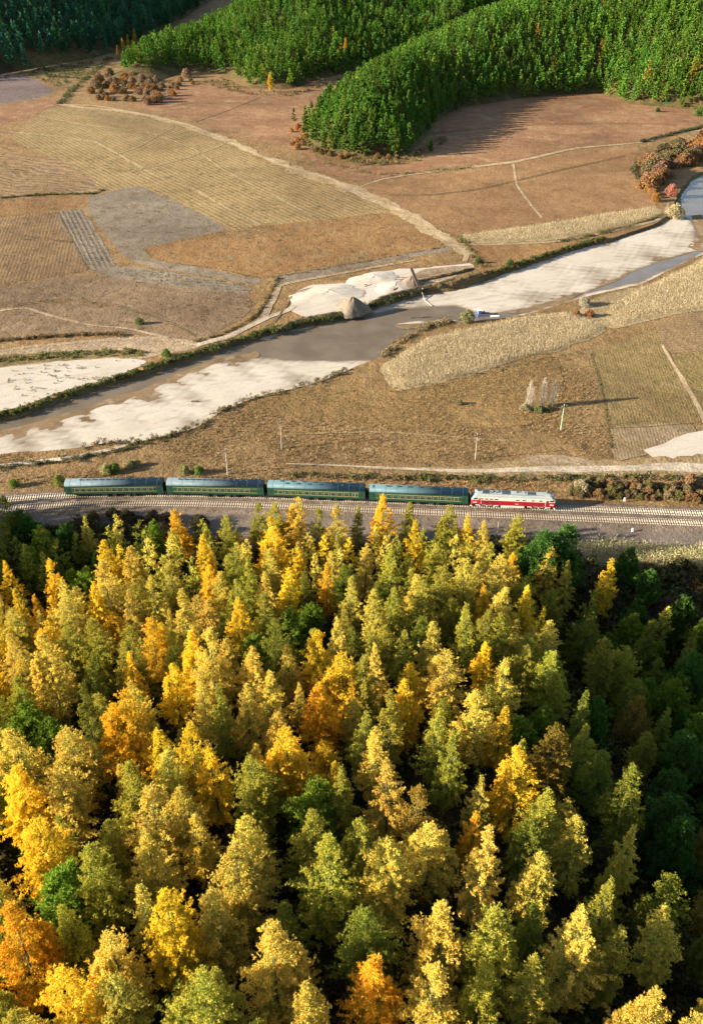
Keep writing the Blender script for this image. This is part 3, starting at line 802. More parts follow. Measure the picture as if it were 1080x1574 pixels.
def locomotive(s_mid):
    x, y, a = on_track(s_mid)
    r = empty('diesel_locomotive', (x, y, TZ), a, 'red and white diesel locomotive at the head of the green coaches', 'locomotive')
    L, W = LOCO_L / 2, 1.58
    def hull(zs, name, mat):
        """body slices (z, half length, half width): the cab fronts rake back above the waist"""
        mb = MB(); n = None; rings = []
        for z, hl, hw in zs:
            c = .35
            rings.append([(hl, -hw + c, z), (hl, hw - c, z), (hl - c * .9, hw, z), (-hl + c * .9, hw, z), (-hl, hw - c, z), (-hl, -hw + c, z), (-hl + c * .9, -hw, z), (hl - c * .9, -hw, z)])
        V = [p for q in rings for p in q]; n = 8; F = []
        for i in range(len(rings) - 1):
            for j in range(n): F.append((i * n + j, i * n + (j + 1) % n, (i + 1) * n + (j + 1) % n, (i + 1) * n + j))
        F += [tuple(range(n)), tuple(range((len(rings) - 1) * n, len(rings) * n))]
        return mb.add(V, F).build(name, mat, r)
    body = hull([(.95, L - .05, W - .05), (1.05, L, W), (2.38, L - .02, W)], 'body', M['red'])
    hull([(2.382, L - .02, W), (2.55, L - .05, W), (3.30, L - .55, W - .02)], 'upper_body', M['cream'])
    roof = hull([(3.302, L - .55, W - .02), (3.62, L - .80, W - .16), (3.90, L - 1.2, W - .55), (4.02, L - 1.5, W - 1.0)], 'roof', M['locoroof'])
    sash = MB()
    for s in (-1, 1):
        y0, y1 = sorted((s * (W + .001), s * (W + .014)))
        sash.box(-L + .9, L - .9, y0, y1, 2.36, 2.42)
    sash.build('stripe', M['cream'], body)
    for s in (-1, 1):
        def panel(name, x0, x1, z0, z1, m, t=.03, par=r):
            y0, y1 = sorted((s * (W - .02), s * (W + t)))
            return MB().box(x0, x1, y0, y1, z0, z1).build(name, m, par)
        for xx in (-8.3, -6.95, -5.7, -4.45, .95, 2.65, 4.85, 6.85):
            f = panel('window', xx - .46, xx + .46, 2.56, 3.02, M['cream'], .035)
            y0, y1 = sorted((s * (W + .036), s * (W + .045)))
            MB().box(xx - .36, xx + .36, y0, y1, 2.62, 2.96).build('pane', M['glass'], f)
        for e in (-1, 1):
            f = panel('cab_window', min(e * (L - 1.6), e * (L - .62)), max(e * (L - 1.6), e * (L - .62)), 2.56, 3.06, M['glass'], .02)
            d = panel('cab_door', e * (L - 2.15) - .33, e * (L - 2.15) + .33, 1.12, 2.95, M['cream'], .012)
            d.data.materials[0] = M['red']
            y0, y1 = sorted((s * (W + .013), s * (W + .022)))
            MB().box(e * (L - 2.15) - .2, e * (L - 2.15) + .2, y0, y1, 2.35, 2.85).build('pane', M['glass'], d)
            panel('number_plate', min(e * (L - 1.5), e * (L - .5)), max(e * (L - 1.5), e * (L - .5)), 1.52, 1.76, M['white'], .015)
            MB().tube((e * (L - 2.62), s * (W + .05), 1.1), (e * (L - 2.62), s * (W + .05), 2.7), .025, n=6).build('grab_rail', M['white'], r)
        for xx in (-6.9, -5.7, -4.5):
            g = panel('grille', xx - .5, xx + .5, 1.35, 2.02, M['under'], .02)
            for k in range(5):
                y0, y1 = sorted((s * (W + .02), s * (W + .045)))
                MB().box(xx - .46, xx + .46, y0, y1, 1.42 + k * .115, 1.46 + k * .115).build('slat', M['red'], g)
        for xx in (2.65, 4.85, 6.85):
            panel('grille', xx - .45, xx + .45, 1.72, 1.96, M['under'], .02)
        panel('emblem', .55, 1.35, 1.48, 1.60, M['white'], .015)
        panel('fuel_tank', -3.1, 2.9, .36, .94, M['cream'], -.06)
        # pale curved sideframes over the axle boxes
        for xx in (-6.6, 6.6):
            for k in (-2.4, -.8, .8, 2.4):
                MB().box(xx + k - .55, xx + k + .55, min(s * 1.28, s * 1.42), max(s * 1.28, s * 1.42), .58 + .14 * (abs(k) < 1), .80).build('skirt', M['white'], r)
            for k in (-1.8, 0, 1.8):
                MB().tube((xx + k, s * 1.16, .46), (xx + k, s * 1.36, .46), .17, n=8).build('axle_box', M['white'], r)
    for xx in (-6.6, 6.6): bogie(r, xx, 3.6, 3)
    MB().box(-L + .7, L - .7, -1.25, 1.25, .78, .96).build('underframe', M['under'], r)
    for e in (-1, 1):
        # windscreens, lamps, buffer beam, snow plough
        for s in (-1, 1):
            v = [(e * (L - .075), s * .12, 2.52), (e * (L - .075), s * 1.08, 2.52), (e * (L - .47), s * 1.02, 3.20), (e * (L - .47), s * .12, 3.20)]
            v2 = [(p[0] + e * .02, p[1], p[2] + .01) for p in v]
            MB().add(v + v2, [(0, 1, 2, 3), (4, 5, 6, 7), (0, 1, 5, 4), (1, 2, 6, 5), (2, 3, 7, 6), (3, 0, 4, 7)]).build('windscreen', M['glass'], r)
            MB().tube((e * (L - .02), s * 1.0, 1.85), (e * (L + .06), s * 1.0, 1.85), .14, n=12).build('headlight', M['lamp'], r)
            MB().tube((e * (L - .04), s * .9, 1.15), (e * (L + .45), s * .9, 1.15), .09, n=8).tube((e * (L + .45), s * .9, 1.15), (e * (L + .5), s * .9, 1.15), .24, n=12).build('buffer', M['under'], r)
        xa, xb = sorted((e * (L - .2), e * (L + .12)))
        MB().box(xa, xb, -1.4, 1.4, .62, .94).build('buffer_beam', M['red'], r)
        xa, xb = sorted((e * (L - .35), e * (L + .05)))
        MB().box(xa, xb, -1.25, 1.25, .18, .61).build('snow_plough', M['white'], r)
        MB().tube((e * (L - 1.0), 0, 3.55), (e * (L - .70), 0, 3.5), .24, .28, 12).build('top_lamp', M['lamp'], r)
        MB().box(e * (L - 1.9) - .35, e * (L - 1.9) + .35, .15, .95, 3.84, 4.16).build('air_unit', M['vent'], r)
        # horns
        MB().tube((e * (L - 1.5), -.45, 3.95), (e * (L - 1.0), -.45, 4.0), .05, .12, 8).build('horn', M['steel'], r)
    # roof gear: shutters, fans, exhaust, walkway with hand rails
    for xx in (-5.6, -4.2):
        f = MB().tube((xx, .15, 4.0), (xx, .15, 4.16), .62, .58, 20).build('cooling_fan', M['vent'], r)
        for k in range(4):
            t = k * math.pi / 4
            MB().box(-.5, .5, -.05, .05, 0, .03).build('fan_guard', M['locoroof'], f).matrix_local = __import__('mathutils').Matrix.Translation((xx, .15, 4.165)) @ __import__('mathutils').Matrix.Rotation(t, 4, 'Z')
    for k in range(5):
        MB().box(-7.9 + k * .34, -7.66 + k * .34, -.75, .75, 4.0, 4.09).build('shutter', M['vent'], r)
    MB().box(-3.0, -1.1, -.75, .75, 4.0, 4.14).build('radiator_hatch', M['vent'], r)
    MB().box(-.4, 2.9, -.60, .70, 4.0, 4.12).build('engine_hatch', M['locoroof'], r)
    MB().tube((1.0, .1, 4.1), (1.0, .1, 4.42), .26, .22, 12).build('exhaust', M['under'], r)
    MB().box(3.5, 5.4, -.7, .5, 4.0, 4.13).build('brake_hatch', M['vent'], r)
    rl = MB()
    for yy in (-1.0, .95):
        rl.tube((-8.2, yy, 4.05), (7.6, yy, 4.05), .035, n=6)
        for k in range(9): rl.tube((-8.2 + k * 1.975, yy, 3.72), (-8.2 + k * 1.975, yy, 4.05), .025, n=5)
    rl.build('roof_rail', M['under'], r)
    return r
locomotive(s_loco)

# spare rail lying on the far shoulder of the ballast, and small white kilometre stones
sr = MB()
s0, s1 = s_at(915), s_at(1010)
for u in np.arange(s0, s1, 4):
    xa, ya, _ = on_track(u, 3.0); xb, yb, _ = on_track(min(u + 4, s1), 3.0)
    sr.tube((xa, ya, .30), (xb, yb, .30), .075, n=5)
tag(sr.build('spare_rail', M['rail']), 'rusty spare rail lying along the far edge of the ballast', 'rail')
for px, py, z, lab in ((971, 817, .12, 'small white marker stone standing on the grey service road'), (959, 770, .3, 'small white marker stone beside the spare rail')):
    x, y = G(px, py, z)
    mb = MB().box(x - .22, x + .22, y - .14, y + .14, z - .05, z + .75).tube((x, y - .14, z + .75), (x, y + .14, z + .75), .22, n=12)
    tag(mb.build('marker_stone', M['white']), lab, 'marker stone', 'white marker stones by the railway')

# ------------------------------------------------------------------ plant shapes (arrays of small leaf faces)
def unit(v): return v / (np.linalg.norm(v, axis=-1, keepdims=True) + 1e-9)

def blades(P, D, Ln, Wd, r):
    """one slim triangle per point: base at P, tip along D"""
    n = len(P)
    side = unit(np.cross(D, unit(r.normal(size=(n, 3))))) * (Wd / 2)[:, None]
    tip = P + D * Ln[:, None]
    V = np.stack([P - side, P + side, tip], 1).reshape(-1, 3)
    return V, np.arange(3 * n).reshape(-1, 3)

def larch_crown(seed, nbr, npt, per, ln, H=17.0, Rm=3.3, leaders=2, wide=.72, asp=.36, up=.55):
    """feathery cone: upswept boughs set with tufts; tint: outer tufts a little paler than the inner ones"""
    r = np.random.default_rng(seed)
    Ps, Ds, Ts = [], [], []
    cones = [(0, 0, 0.14 * H, H, Rm, 1.0)]
    for k in range(leaders):
        a = r.uniform(0, 6.28); q = Rm * r.uniform(.35, .60); top = H * r.uniform(.62, .86)
        cones.append((q * math.cos(a), q * math.sin(a), top - H * r.uniform(.35, .5), top, Rm * r.uniform(.42, .58), .45))
    ph = r.uniform(0, 6.28, 4)
    for cx, cy, z0, z1, rm, share in cones:
        nb = int(nbr * share)
        u = r.uniform(0, 1, nb) ** 1.15
        az = np.arange(nb) * 2.39996 + r.normal(0, .35, nb)
        z = z0 + (z1 - z0) * (.02 + .98 * u)
        prof = np.minimum(1.0, (1 - u) ** wide * 1.25 + .03) * np.minimum(1, .45 + u * 2.6)
        lob = 1 + .22 * np.sin(2 * az + ph[0] + 5 * u) + .16 * np.sin(3 * az + ph[1] - 9 * u) + .12 * np.sin(17 * u + ph[2])
        L = rm * prof * lob * r.uniform(.70, 1.12, nb)
        el = np.radians(r.uniform(2, 26, nb) + 34 * u ** 2)
        bd = np.stack([np.cos(az) * np.cos(el), np.sin(az) * np.cos(el), np.sin(el)], 1)
        base = np.stack([np.full(nb, cx), np.full(nb, cy), z - .25 * L], 1)
        cnt = np.maximum(3, (npt * (L / rm + .12)).astype(int))
        bi = np.repeat(np.arange(nb), cnt)
        s = r.uniform(.22, 1.03, len(bi)) ** .8
        P = base[bi] + bd[bi] * (L[bi] * s)[:, None]
        P[:, 2] -= .10 * L[bi] * s * s
        P += r.normal(0, 1, P.shape) * (.07 * rm * (1.15 - .5 * s))[:, None]
        P = np.repeat(P, per, 0)
        D = unit(r.normal(0, 1, P.shape) * .8 + np.repeat(bd[bi], per, 0) * .8 + np.array([0, 0, up]))
        Ps.append(P + D * .02); Ds.append(D); Ts.append(np.repeat(s, per))
    P = np.concatenate(Ps); D = np.concatenate(Ds); s = np.concatenate(Ts)
    n = len(P)
    V, T = blades(P, D, ln * r.uniform(.6, 1.3, n), ln * asp * r.uniform(.7, 1.3, n), r)
    tint = np.ones((n, 3))
    # needles near the stem tinted darker and greener than the tips
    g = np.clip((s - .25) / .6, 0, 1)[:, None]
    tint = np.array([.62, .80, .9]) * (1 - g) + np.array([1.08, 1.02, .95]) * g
    return V, T, np.repeat(tint, 3, 0)

def trunk_arrays(H, r0, seed, limbs=6):
    r = np.random.default_rng(seed)
    mb = MB()
    bx, by = r.normal(0, .12, 2)
    mb.tube((0, 0, -.6), (bx, by, H * .45), r0, r0 * .66, 7).tube((bx, by, H * .45), (bx * .5, by * .3, H * .93), r0 * .66, r0 * .12, 6)
    for k in range(limbs):
        z = H * (.22 + .6 * k / limbs); a = k * 2.4 + r.uniform(0, 1); q = (1 - z / H) * H * .17 + .4
        mb.tube((bx * z / H, by * z / H, z), (math.cos(a) * q, math.sin(a) * q, z + q * .35), r0 * .26, r0 * .08, 4, caps=False)
    return mb

def leafy_crown(seed, n, H, W, leaf, lobes=9, z0=.22):
    """broadleaf crown: leaves over several overlapping lobes, gaps between"""
    r = np.random.default_rng(seed)
    C, S = [], []
    for k in range(lobes):
        a = k * 2.4 + r.uniform(-.4, .4); u = (k + .5) / lobes
        q = W * .34 * math.sin(math.pi * min(.97, .25 + .72 * u)) * r.uniform(.7, 1.1)
        C.append((q * math.cos(a), q * math.sin(a), H * (z0 + (.93 - z0) * u * .92))); S.append(W * r.uniform(.20, .30) * (1.12 - .55 * u))
    C = np.array(C); S = np.array(S)
    w = S ** 2; ci = r.choice(lobes, n, p=w / w.sum())
    d = unit(r.normal(size=(n, 3)) + np.array([0, 0, .25]))
    rad = r.uniform(.45, 1.05, n) ** .5
    P = C[ci] + d * (S[ci] * rad)[:, None] * np.array([1, 1, 1.15])
    D = unit(d * .7 + r.normal(0, .8, (n, 3)))
    V, T = blades(P, D, leaf * r.uniform(.6, 1.3, n), leaf * .75 * r.uniform(.7, 1.3, n), r)
    g = np.clip((rad - .6) / .4, 0, 1)[:, None]
    tint = np.array([.72, .80, .8]) * (1 - g) + np.array([1.05, 1.02, 1.0]) * g
    return V, T, np.repeat(tint, 3, 0)

def pine_arrays(seed, whorls, nb, H=13.6, W=3.7):
    """young pine: whorls of drooping boughs, each bough two or three needle sprays, a pale leader"""
    r = np.random.default_rng(seed)
    P, D, Ln, Wd, tn = [], [], [], [], []
    for k in range(whorls):
        u = (k + r.uniform(-.3, .3)) / whorls
        z = H * (.10 + .88 * u); L = W * (1 - u) ** .75 * r.uniform(.8, 1.15) + .22
        m = max(4, int(nb * (1 - .5 * u)))
        for j in range(m):
            a = 6.283 * j / m + k * 1.1 + r.normal(0, .2); el = math.radians(-6 + 46 * u + r.normal(0, 8))
            d = np.array([math.cos(a) * math.cos(el), math.sin(a) * math.cos(el), math.sin(el)])
            l = L * r.uniform(.72, 1.12)
            for f, wd in ((.15, 1.0), (.55, .8)):
                P.append(np.array([0, 0, z]) + d * l * f + r.normal(0, .08, 3)); D.append(unit(d + r.normal(0, .25, 3) + np.array([0, 0, .15 if f > .3 else -.05])))
                Ln.append(l * (.62 if f < .3 else .5)); Wd.append(wd * (.55 + .42 * l)); tn.append(.78 if f < .3 else 1.1)
    P.append(np.array([0, 0, H * .95])); D.append(np.array([0, 0, 1.0])); Ln.append(H * .09); Wd.append(.5); tn.append(1.25)
    n = len(P); P = np.array(P); D = np.array(D); Ln = np.array(Ln); Wd = np.array(Wd)
    # sprays lie flat: widen sideways in the horizontal
    side = unit(np.cross(D, np.array([0, 0, 1.0])) + r.normal(0, .25, (n, 3))) * (Wd / 2)[:, None]
    V = np.stack([P - side, P + side, P + D * Ln[:, None]], 1).reshape(-1, 3)
    t = np.repeat(np.array(tn), 3)[:, None] * np.ones(3)
    return V, np.arange(3 * n).reshape(-1, 3), t

def joined(name, protos, pos, scl, rot, cols, mat, pick=None, kind='stuff', parent=None):
    """many far plants in one mesh; cols = colour of each plant"""
    Vs, Ts, Cs = [], [], []; off = 0
    pick = np.random.default_rng(3).integers(0, len(protos), len(pos)) if pick is None else pick
    for k, (V, T, C) in enumerate(protos):
        w = np.nonzero(pick == k)[0]
        if not len(w): continue
        c, s = np.cos(rot[w]), np.sin(rot[w])
        X = V[None, :, 0] * c[:, None] - V[None, :, 1] * s[:, None]
        Y = V[None, :, 0] * s[:, None] + V[None, :, 1] * c[:, None]
        sc = scl[w]
        sx = sc[:, :1] if sc.ndim == 2 else sc[:, None]; sz = sc[:, 1:] if sc.ndim == 2 else sc[:, None]
        A = np.stack([X * sx, Y * sx, np.repeat(V[None, :, 2], len(w), 0) * sz], -1) + pos[w][:, None, :]
        Vs.append(A.reshape(-1, 3))
        Ts.append((T[None] + (np.arange(len(w)) * len(V))[:, None, None] + off).reshape(-1, 3))
        Cs.append((C[None] * cols[w][:, None, :]).reshape(-1, 3)); off += len(V) * len(w)
    me = mesh_np(name, np.concatenate(Vs), np.concatenate(Ts), mat, np.concatenate(Cs))
    return link(name, me, parent, kind)

# ------------------------------------------------------------------ trees: proto crowns
LARCH = []
for i in range(9):
    H = 17.0
    V, T, C = larch_crown(100 + i, 200, 28, 9, .215, H, [2.7, 3.1, 3.4, 2.5, 3.5, 2.9, 3.2, 2.4, 3.0][i], [1, 2, 3, 0, 2, 1, 3, 0, 1][i], wide=[.68, .60, .54, .80, .58, .70, .50, .84, .62][i])
    cm = mesh_np('crown', V, T, M['leaf_obj'], C)
    LARCH.append((trunk_arrays(H, .19, 50 + i).mesh('trunk', M['bark']), cm))
BROAD = []
for i in range(4):
    V, T, C = larch_crown(300 + i, 150, 26, 7, .36, 12.8, [3.6, 4.0, 3.4, 3.8][i], 3 + i % 2, wide=.46)
    BROAD.append((trunk_arrays(10.5, .20, 70 + i).mesh('trunk', M['bark']), mesh_np('crown', V, T, M['leaf_obj'], C)))
def pine_crown(seed, nbr, npt, per, ln):
    V, T, C = larch_crown(seed, nbr, npt, per, ln, 14.6, 2.9, int(seed % 3 == 0), wide=.92, asp=.85, up=.12)
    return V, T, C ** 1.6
PINE = []
for i in range(6):
    V, T, C = pine_crown(500 + i, 64, 10, 4, .62)
    PINE.append((MB().tube((0, 0, -.5), (0, 0, 11.5), .15, .03, 6).mesh('trunk', M['bark']), mesh_np('crown', V, T, M['pine_obj'], C)))
PINE_FAR = [pine_crown(520 + i, 46, 6, 3, .80) for i in range(6)]
BUSH = []
for i in range(5):
    V, T, C = leafy_crown(700 + i, 2600, 2.4, 3.4, .25, 9, .10)
    BUSH.append((MB().tube((0, 0, -.3), (.2, .1, 1.3), .05, .02, 5).tube((0, 0, -.1), (-.5, .2, 1.2), .04, .02, 5).tube((0, 0, -.1), (.2, -.5, 1.1), .04, .02, 5).mesh('stem', M['bark']), mesh_np('foliage', V, T, M['leaf_obj'], C)))

def plant(name, proto, loc, sx, sz, rz, colour, label, cat, group, tilt=0.0, leaf='crown', wood='trunk'):
    r = empty(name, loc, 0, label, cat, group)
    r.rotation_euler = (tilt * math.cos(rz * 3), tilt * math.sin(rz * 3), rz)
    r.scale = (sx, sx, sz)
    link(wood, proto[0], r)
    c = link(leaf, proto[1], r); c.color = (*colour, 1)
    return r

# ------------------------------------------------------------------ the autumn forest
PAL = {'g': (.80, .565, .052), 'o': (.78, .455, .040), 'p': (.67, .535, .108), 'l': (.43, .39, .062),
       'k': (.25, .26, .042), 'b': (.33, .225, .045), 'r': (.19, .27, .032), 'd': (.085, .17, .034)}
# tops of trees as seen: x, y, colour, size
TOPS = [(455,770,'p',1),(590,768,'g',1),(272,790,'g',1),(425,778,'l',.9),(520,785,'p',1),(487,785,'l',.9),(630,783,'l',.9),(720,795,'g',.85),(693,785,'l',.9),(548,780,'l',.8),(128,795,'p',.8),(795,800,'l',.9),(745,803,'p',.8),(842,825,'d',1.4),(866,818,'d',1.45),(395,775,'l',.9),(350,800,'l',.9),
 (160,838,'g',1.05),(310,830,'g',1),(418,815,'g',1),(640,808,'g',1.05),(500,872,'o',.9),(790,860,'o',.8),(935,866,'g',1),(875,868,'p',.9),(843,850,'p',.9),(55,925,'o',.85),(370,920,'g',1),(10,865,'g',.9),(80,865,'g',.9),(235,895,'p',1),(282,912,'p',1.15),(20,945,'p',.9),(65,988,'p',1.2),(155,868,'p',1.2),(230,965,'g',.9),(195,1005,'g',.9),(265,1028,'g',.85),(320,985,'p',1.05),(440,945,'r',1),(537,890,'p',1),(575,915,'p',1),(652,900,'l',1.05),(772,905,'p',1.05),(812,912,'g',.95),(832,938,'g',.85),(715,862,'p',1),(490,975,'g',1),(528,1015,'g',1),(522,955,'p',1),(490,1068,'o',.95),(630,1025,'g',.85),(602,1068,'l',1),(690,1008,'p',1),(908,948,'k',1.05),(998,962,'k',1.0),(780,1018,'p',1),(845,1018,'r',1.05),(1040,1055,'r',1.1),(375,1058,'p',1.05),(185,1078,'o',1.15),(288,1130,'g',.95),(325,1148,'g',1),(580,1125,'p',1),(737,1068,'p',1),(772,1088,'g',.9),(440,1122,'g',1),(225,1222,'p',1.1),(110,1130,'p',1),(20,1190,'g',1),(600,1172,'p',1.1),(480,1212,'r',1.05),(803,1155,'g',1.1),(730,1250,'o',.8),(58,1270,'g',1),(143,1308,'l',1.1),(225,1275,'p',1.1),(90,1355,'r',1.1),(382,1262,'p',1),(975,1183,'k',1.2),(890,1273,'p',.9),(965,1280,'p',.9),(1040,1350,'k',1),(258,1388,'g',1.1),(500,1308,'l',1.1),(600,1290,'p',1.1),(742,1288,'p',1.1),(18,1408,'o',1.1),(105,1498,'g',1),(330,1380,'p',.95),(415,1438,'p',1.1),(575,1478,'o',.95),(680,1385,'p',1.1),(900,1410,'p',1.1),(830,1318,'p',.95),(760,1420,'l',1),(180,1508,'p',.9),(692,1128,'l',1.05),(855,1128,'b',1),(640,1225,'b',.9),(200,1180,'l',1),(255,1165,'p',.9),(530,1180,'l',1),(555,1020,'l',1),(410,885,'p',1),(455,845,'g',1),(385,860,'l',1),(205,850,'p',.9),(100,910,'p',1),(145,960,'l',1),(340,890,'p',.9),(600,850,'l',1),(560,840,'p',1),(680,870,'l',1),(740,850,'p',.9),(520,830,'l',.9),(720,940,'l',1),(670,960,'p',1),(620,970,'l',.9),(580,1000,'p',.9),(340,1060,'l',1),(130,1060,'k',1),(40,1090,'r',1),(390,1170,'l',1),(360,1320,'p',1),(300,1500,'l',1.1),(480,1530,'p',1),(660,1500,'p',1),(750,1500,'l',1),(830,1480,'l',1),(950,1420,'l',1),(1050,920,'d',1),(1065,1010,'d',1.1),(1000,880,'d',.85),(968,850,'d',.9),(1060,1140,'d',1.1),(1030,1230,'d',1),(920,1080,'d',.9),(1050,1270,'d',1.1),(30,790,'d',1),(10,770,'k',1),(60,815,'r',.9),(85,790,'d',.9)]
trees = []
def march(px, py, h):
    d = ray(px, py); d = d / np.linalg.norm(d)
    t = np.arange(40, 420, .5)
    X, Y, Z = d[0] * t, d[1] * t, CAM_H + d[2] * t
    g = h_near(X, Y) + h
    w = np.nonzero(Z <= g)[0]
    if not len(w): return None
    i = w[0]; return float(X[i]), float(Y[i])
for px, py, c, s in TOPS:
    h = (16.2 if c not in 'rd' else 12.0) * s
    q = march(px, py, h)
    if q is None or q[1] > 181: continue
    trees.append((q[0], q[1], c, s, True))
TX = [t[0] for t in trees]; TY = [t[1] for t in trees]
fr = np.random.default_rng(21)
gy = np.arange(16, 186, 2.0)
cand = [(x + fr.uniform(-1, 1), y + fr.uniform(-1, 1)) for y in gy for x in np.arange(-.46 * (y + 60) - 14, .46 * (y + 60) + 14, 2.0)]
fr.shuffle(cand)
for x, y in cand:
    edge = 172 - 27 * float(ss(16, 52, x)) + 4 * float(ss(-30, -60, x))
    if y > edge: continue
    gx = 37 - .02 * (y - 100)                  # the shaded gully stays nearly bare
    bare = abs(x - gx - 4) < 5 and 62 < y < 150
    dmin = np.min((np.array(TX) - x) ** 2 + (np.array(TY) - y) ** 2)
    need = 4.9 if not bare else 8.5
    if dmin < need * need: continue
    k = wav(x, y, 15, 4) + fr.normal(0, .8) + .15 - x / 110
    if x > 52: c = fr.choice(list('ddrkrl'))
    elif x > 38: c = fr.choice(list('kklrdb'))
    elif x < -55 and y > 150: c = fr.choice(list('dkrkl'))
    else: c = 'g' if k > 1.45 else 'p' if k > .2 else 'l' if k > -.9 else 'k' if k > -1.5 else fr.choice(list('rrrk'))
    TX.append(x); TY.append(y); trees.append((x, y, c, float(fr.uniform(.62, 1.0)), False))

NAMEC = {'g': 'golden yellow', 'o': 'bright orange', 'p': 'pale straw yellow', 'l': 'olive yellow', 'k': 'dull olive brown', 'b': 'russet brown', 'r': 'fresh green', 'd': 'dark green'}
def column_of(px):
    for lim, n in ((60, 'below the tail rails'), (170, 'below the last coach tail'), (245, 'below the last coach'), (322, "below the second coach's rear"), (400, "below the second coach's front"), (478, "below the middle coach's rear"), (556, "below the middle coach's front"), (638, "below the leading coach's rear"), (720, "below the leading coach's front"), (786, "below the locomotive's rear"), (852, "below the locomotive's front"), (950, 'below the shadow ahead of the train'), (2000, 'below the empty rails ahead')):
        if px < lim: return n
ROWS = [(850, 'at the railway edge'), (920, 'second tier'), (1000, 'third tier'), (1090, 'fourth tier'), (1190, 'fifth tier'), (1300, 'sixth tier'), (1420, 'seventh tier'), (9999, 'bottom tier')]
info = []
for x, y, c, s, marked in trees:
    broad = c in 'rd'
    hgt = (12.5 if broad else 17.0) * s
    z = float(h_near(x, y)) - .1
    px, py, pxm = project(x, y, z + hgt * .97)
    info.append([x, y, z, c, s, broad, px, py, pxm, marked])
def finish_labels(rows, base):
    """rows with the same base label are told apart by their order down the picture"""
    by = {}
    for i, b in enumerate(base): by.setdefault(b, []).append(i)
    out = list(base)
    ordn = ['topmost', 'second from top', 'third from top', 'fourth from top', 'fifth from top', 'sixth from top', 'seventh from top', 'eighth from top', 'ninth from top', 'tenth from top', 'eleventh from top', 'twelfth from top', 'lowermost']
    for b, w in by.items():
        if len(w) == 1: continue
        w.sort(key=lambda i: rows[i][1])
        for k, i in enumerate(w):
            o = 'upper' if len(w) == 2 and k == 0 else 'lower' if len(w) == 2 else ordn[k] if k < len(ordn) else 'a lower'
            out[i] = o + ' ' + b
    return out
seen = [t for t in info if -70 < t[6] < 1150 and 700 < t[7] < 1690]
rest = [t for t in info if t not in seen]
larch = sorted([t for t in seen if not t[5]], key=lambda t: (not t[9], -t[8]))
keep_l, far_l = larch[:300], larch[300:]
ind = keep_l + [t for t in seen if t[5]][:300]
base = []
for t in ind:
    row = [n for lim, n in ROWS if t[7] < lim][0]
    base.append(f"{NAMEC[t[3]]} {'broadleaf' if t[5] else 'larch'}, {row} {column_of(t[6])}")
labels = finish_labels([(t[6], t[7]) for t in ind], base)
tr = np.random.default_rng(5)
for i, t in enumerate(ind):
    x, y, z, c, s, broad = t[:6]
    col = np.array(PAL[c]) * tr.uniform(.86, 1.14) * (1 + tr.normal(0, .03, 3))
    rz = tr.uniform(0, 6.28)
    if broad: plant('broadleaf_tree', BROAD[tr.integers(4)], (x, y, z), s * tr.uniform(.85, 1.05), s, rz, col, labels[i], 'tree', 'broadleaf trees scattered among the larches', .04)
    else: plant('larch_tree', LARCH[tr.integers(9)], (x, y, z), s * tr.uniform(.92, 1.24), s * tr.uniform(.95, 1.06), rz, col, labels[i], 'tree', 'larches of the autumn forest below the railway', .03)
n_ind = len(ind)
if far_l or rest:
    tt = far_l + rest
    lf = [larch_crown(180 + i, 60, 9, 3, .80, 17.0, 3.1, 1) for i in range(4)]
    joined('forest', lf, np.array([(t[0], t[1], t[2]) for t in tt]), np.array([t[4] for t in tt]), tr.uniform(0, 6.28, len(tt)),
           np.array([PAL[t[3]] for t in tt]), M['leaf_tint'])
# the spur beyond the picture's edge carries the same wood
ox, oy = tr.uniform(-205, -112, 160), tr.uniform(110, 182, 160)
ok = (h_near(ox, oy) > 4) & (ox < -.46 * (oy + 60) - 4)
ox, oy = ox[ok], oy[ok]
lf = [larch_crown(190 + i, 60, 9, 3, .80, 17.0, 3.1, 1) for i in range(3)]
joined('forest', lf, np.stack([ox, oy, h_near(ox, oy)], 1), tr.uniform(.8, 1.1, len(ox)), tr.uniform(0, 6.28, len(ox)), np.array([PAL[c] for c in tr.choice(list('lkpg'), len(ox))]), M['leaf_tint'])

# undergrowth on the forest floor
bush_arr = [leafy_crown(720 + i, 84, 1.6, 2.6, .55, 5, .05) for i in range(4)]
n = 10500
ux = tr.uniform(-120, 120, n); uy = tr.uniform(20, 190, n)
ok = (np.abs(ux) < .46 * (uy + 60) + 10) & (uy < 178 - 8 * ss(35, 70, ux) + 9 * ss(-20, -60, ux))
ux, uy = ux[ok], uy[ok]
uc = np.array([(.08, .065, .025), (.12, .08, .03), (.07, .085, .025), (.16, .13, .05)])[tr.integers(0, 4, len(ux))]
joined('undergrowth', bush_arr, np.stack([ux, uy, np.maximum(h_near(ux, uy), -.1)], 1), tr.uniform(.5, 1.9, len(ux)), tr.uniform(0, 6.28, len(ux)), uc, M['leaf_tint'])

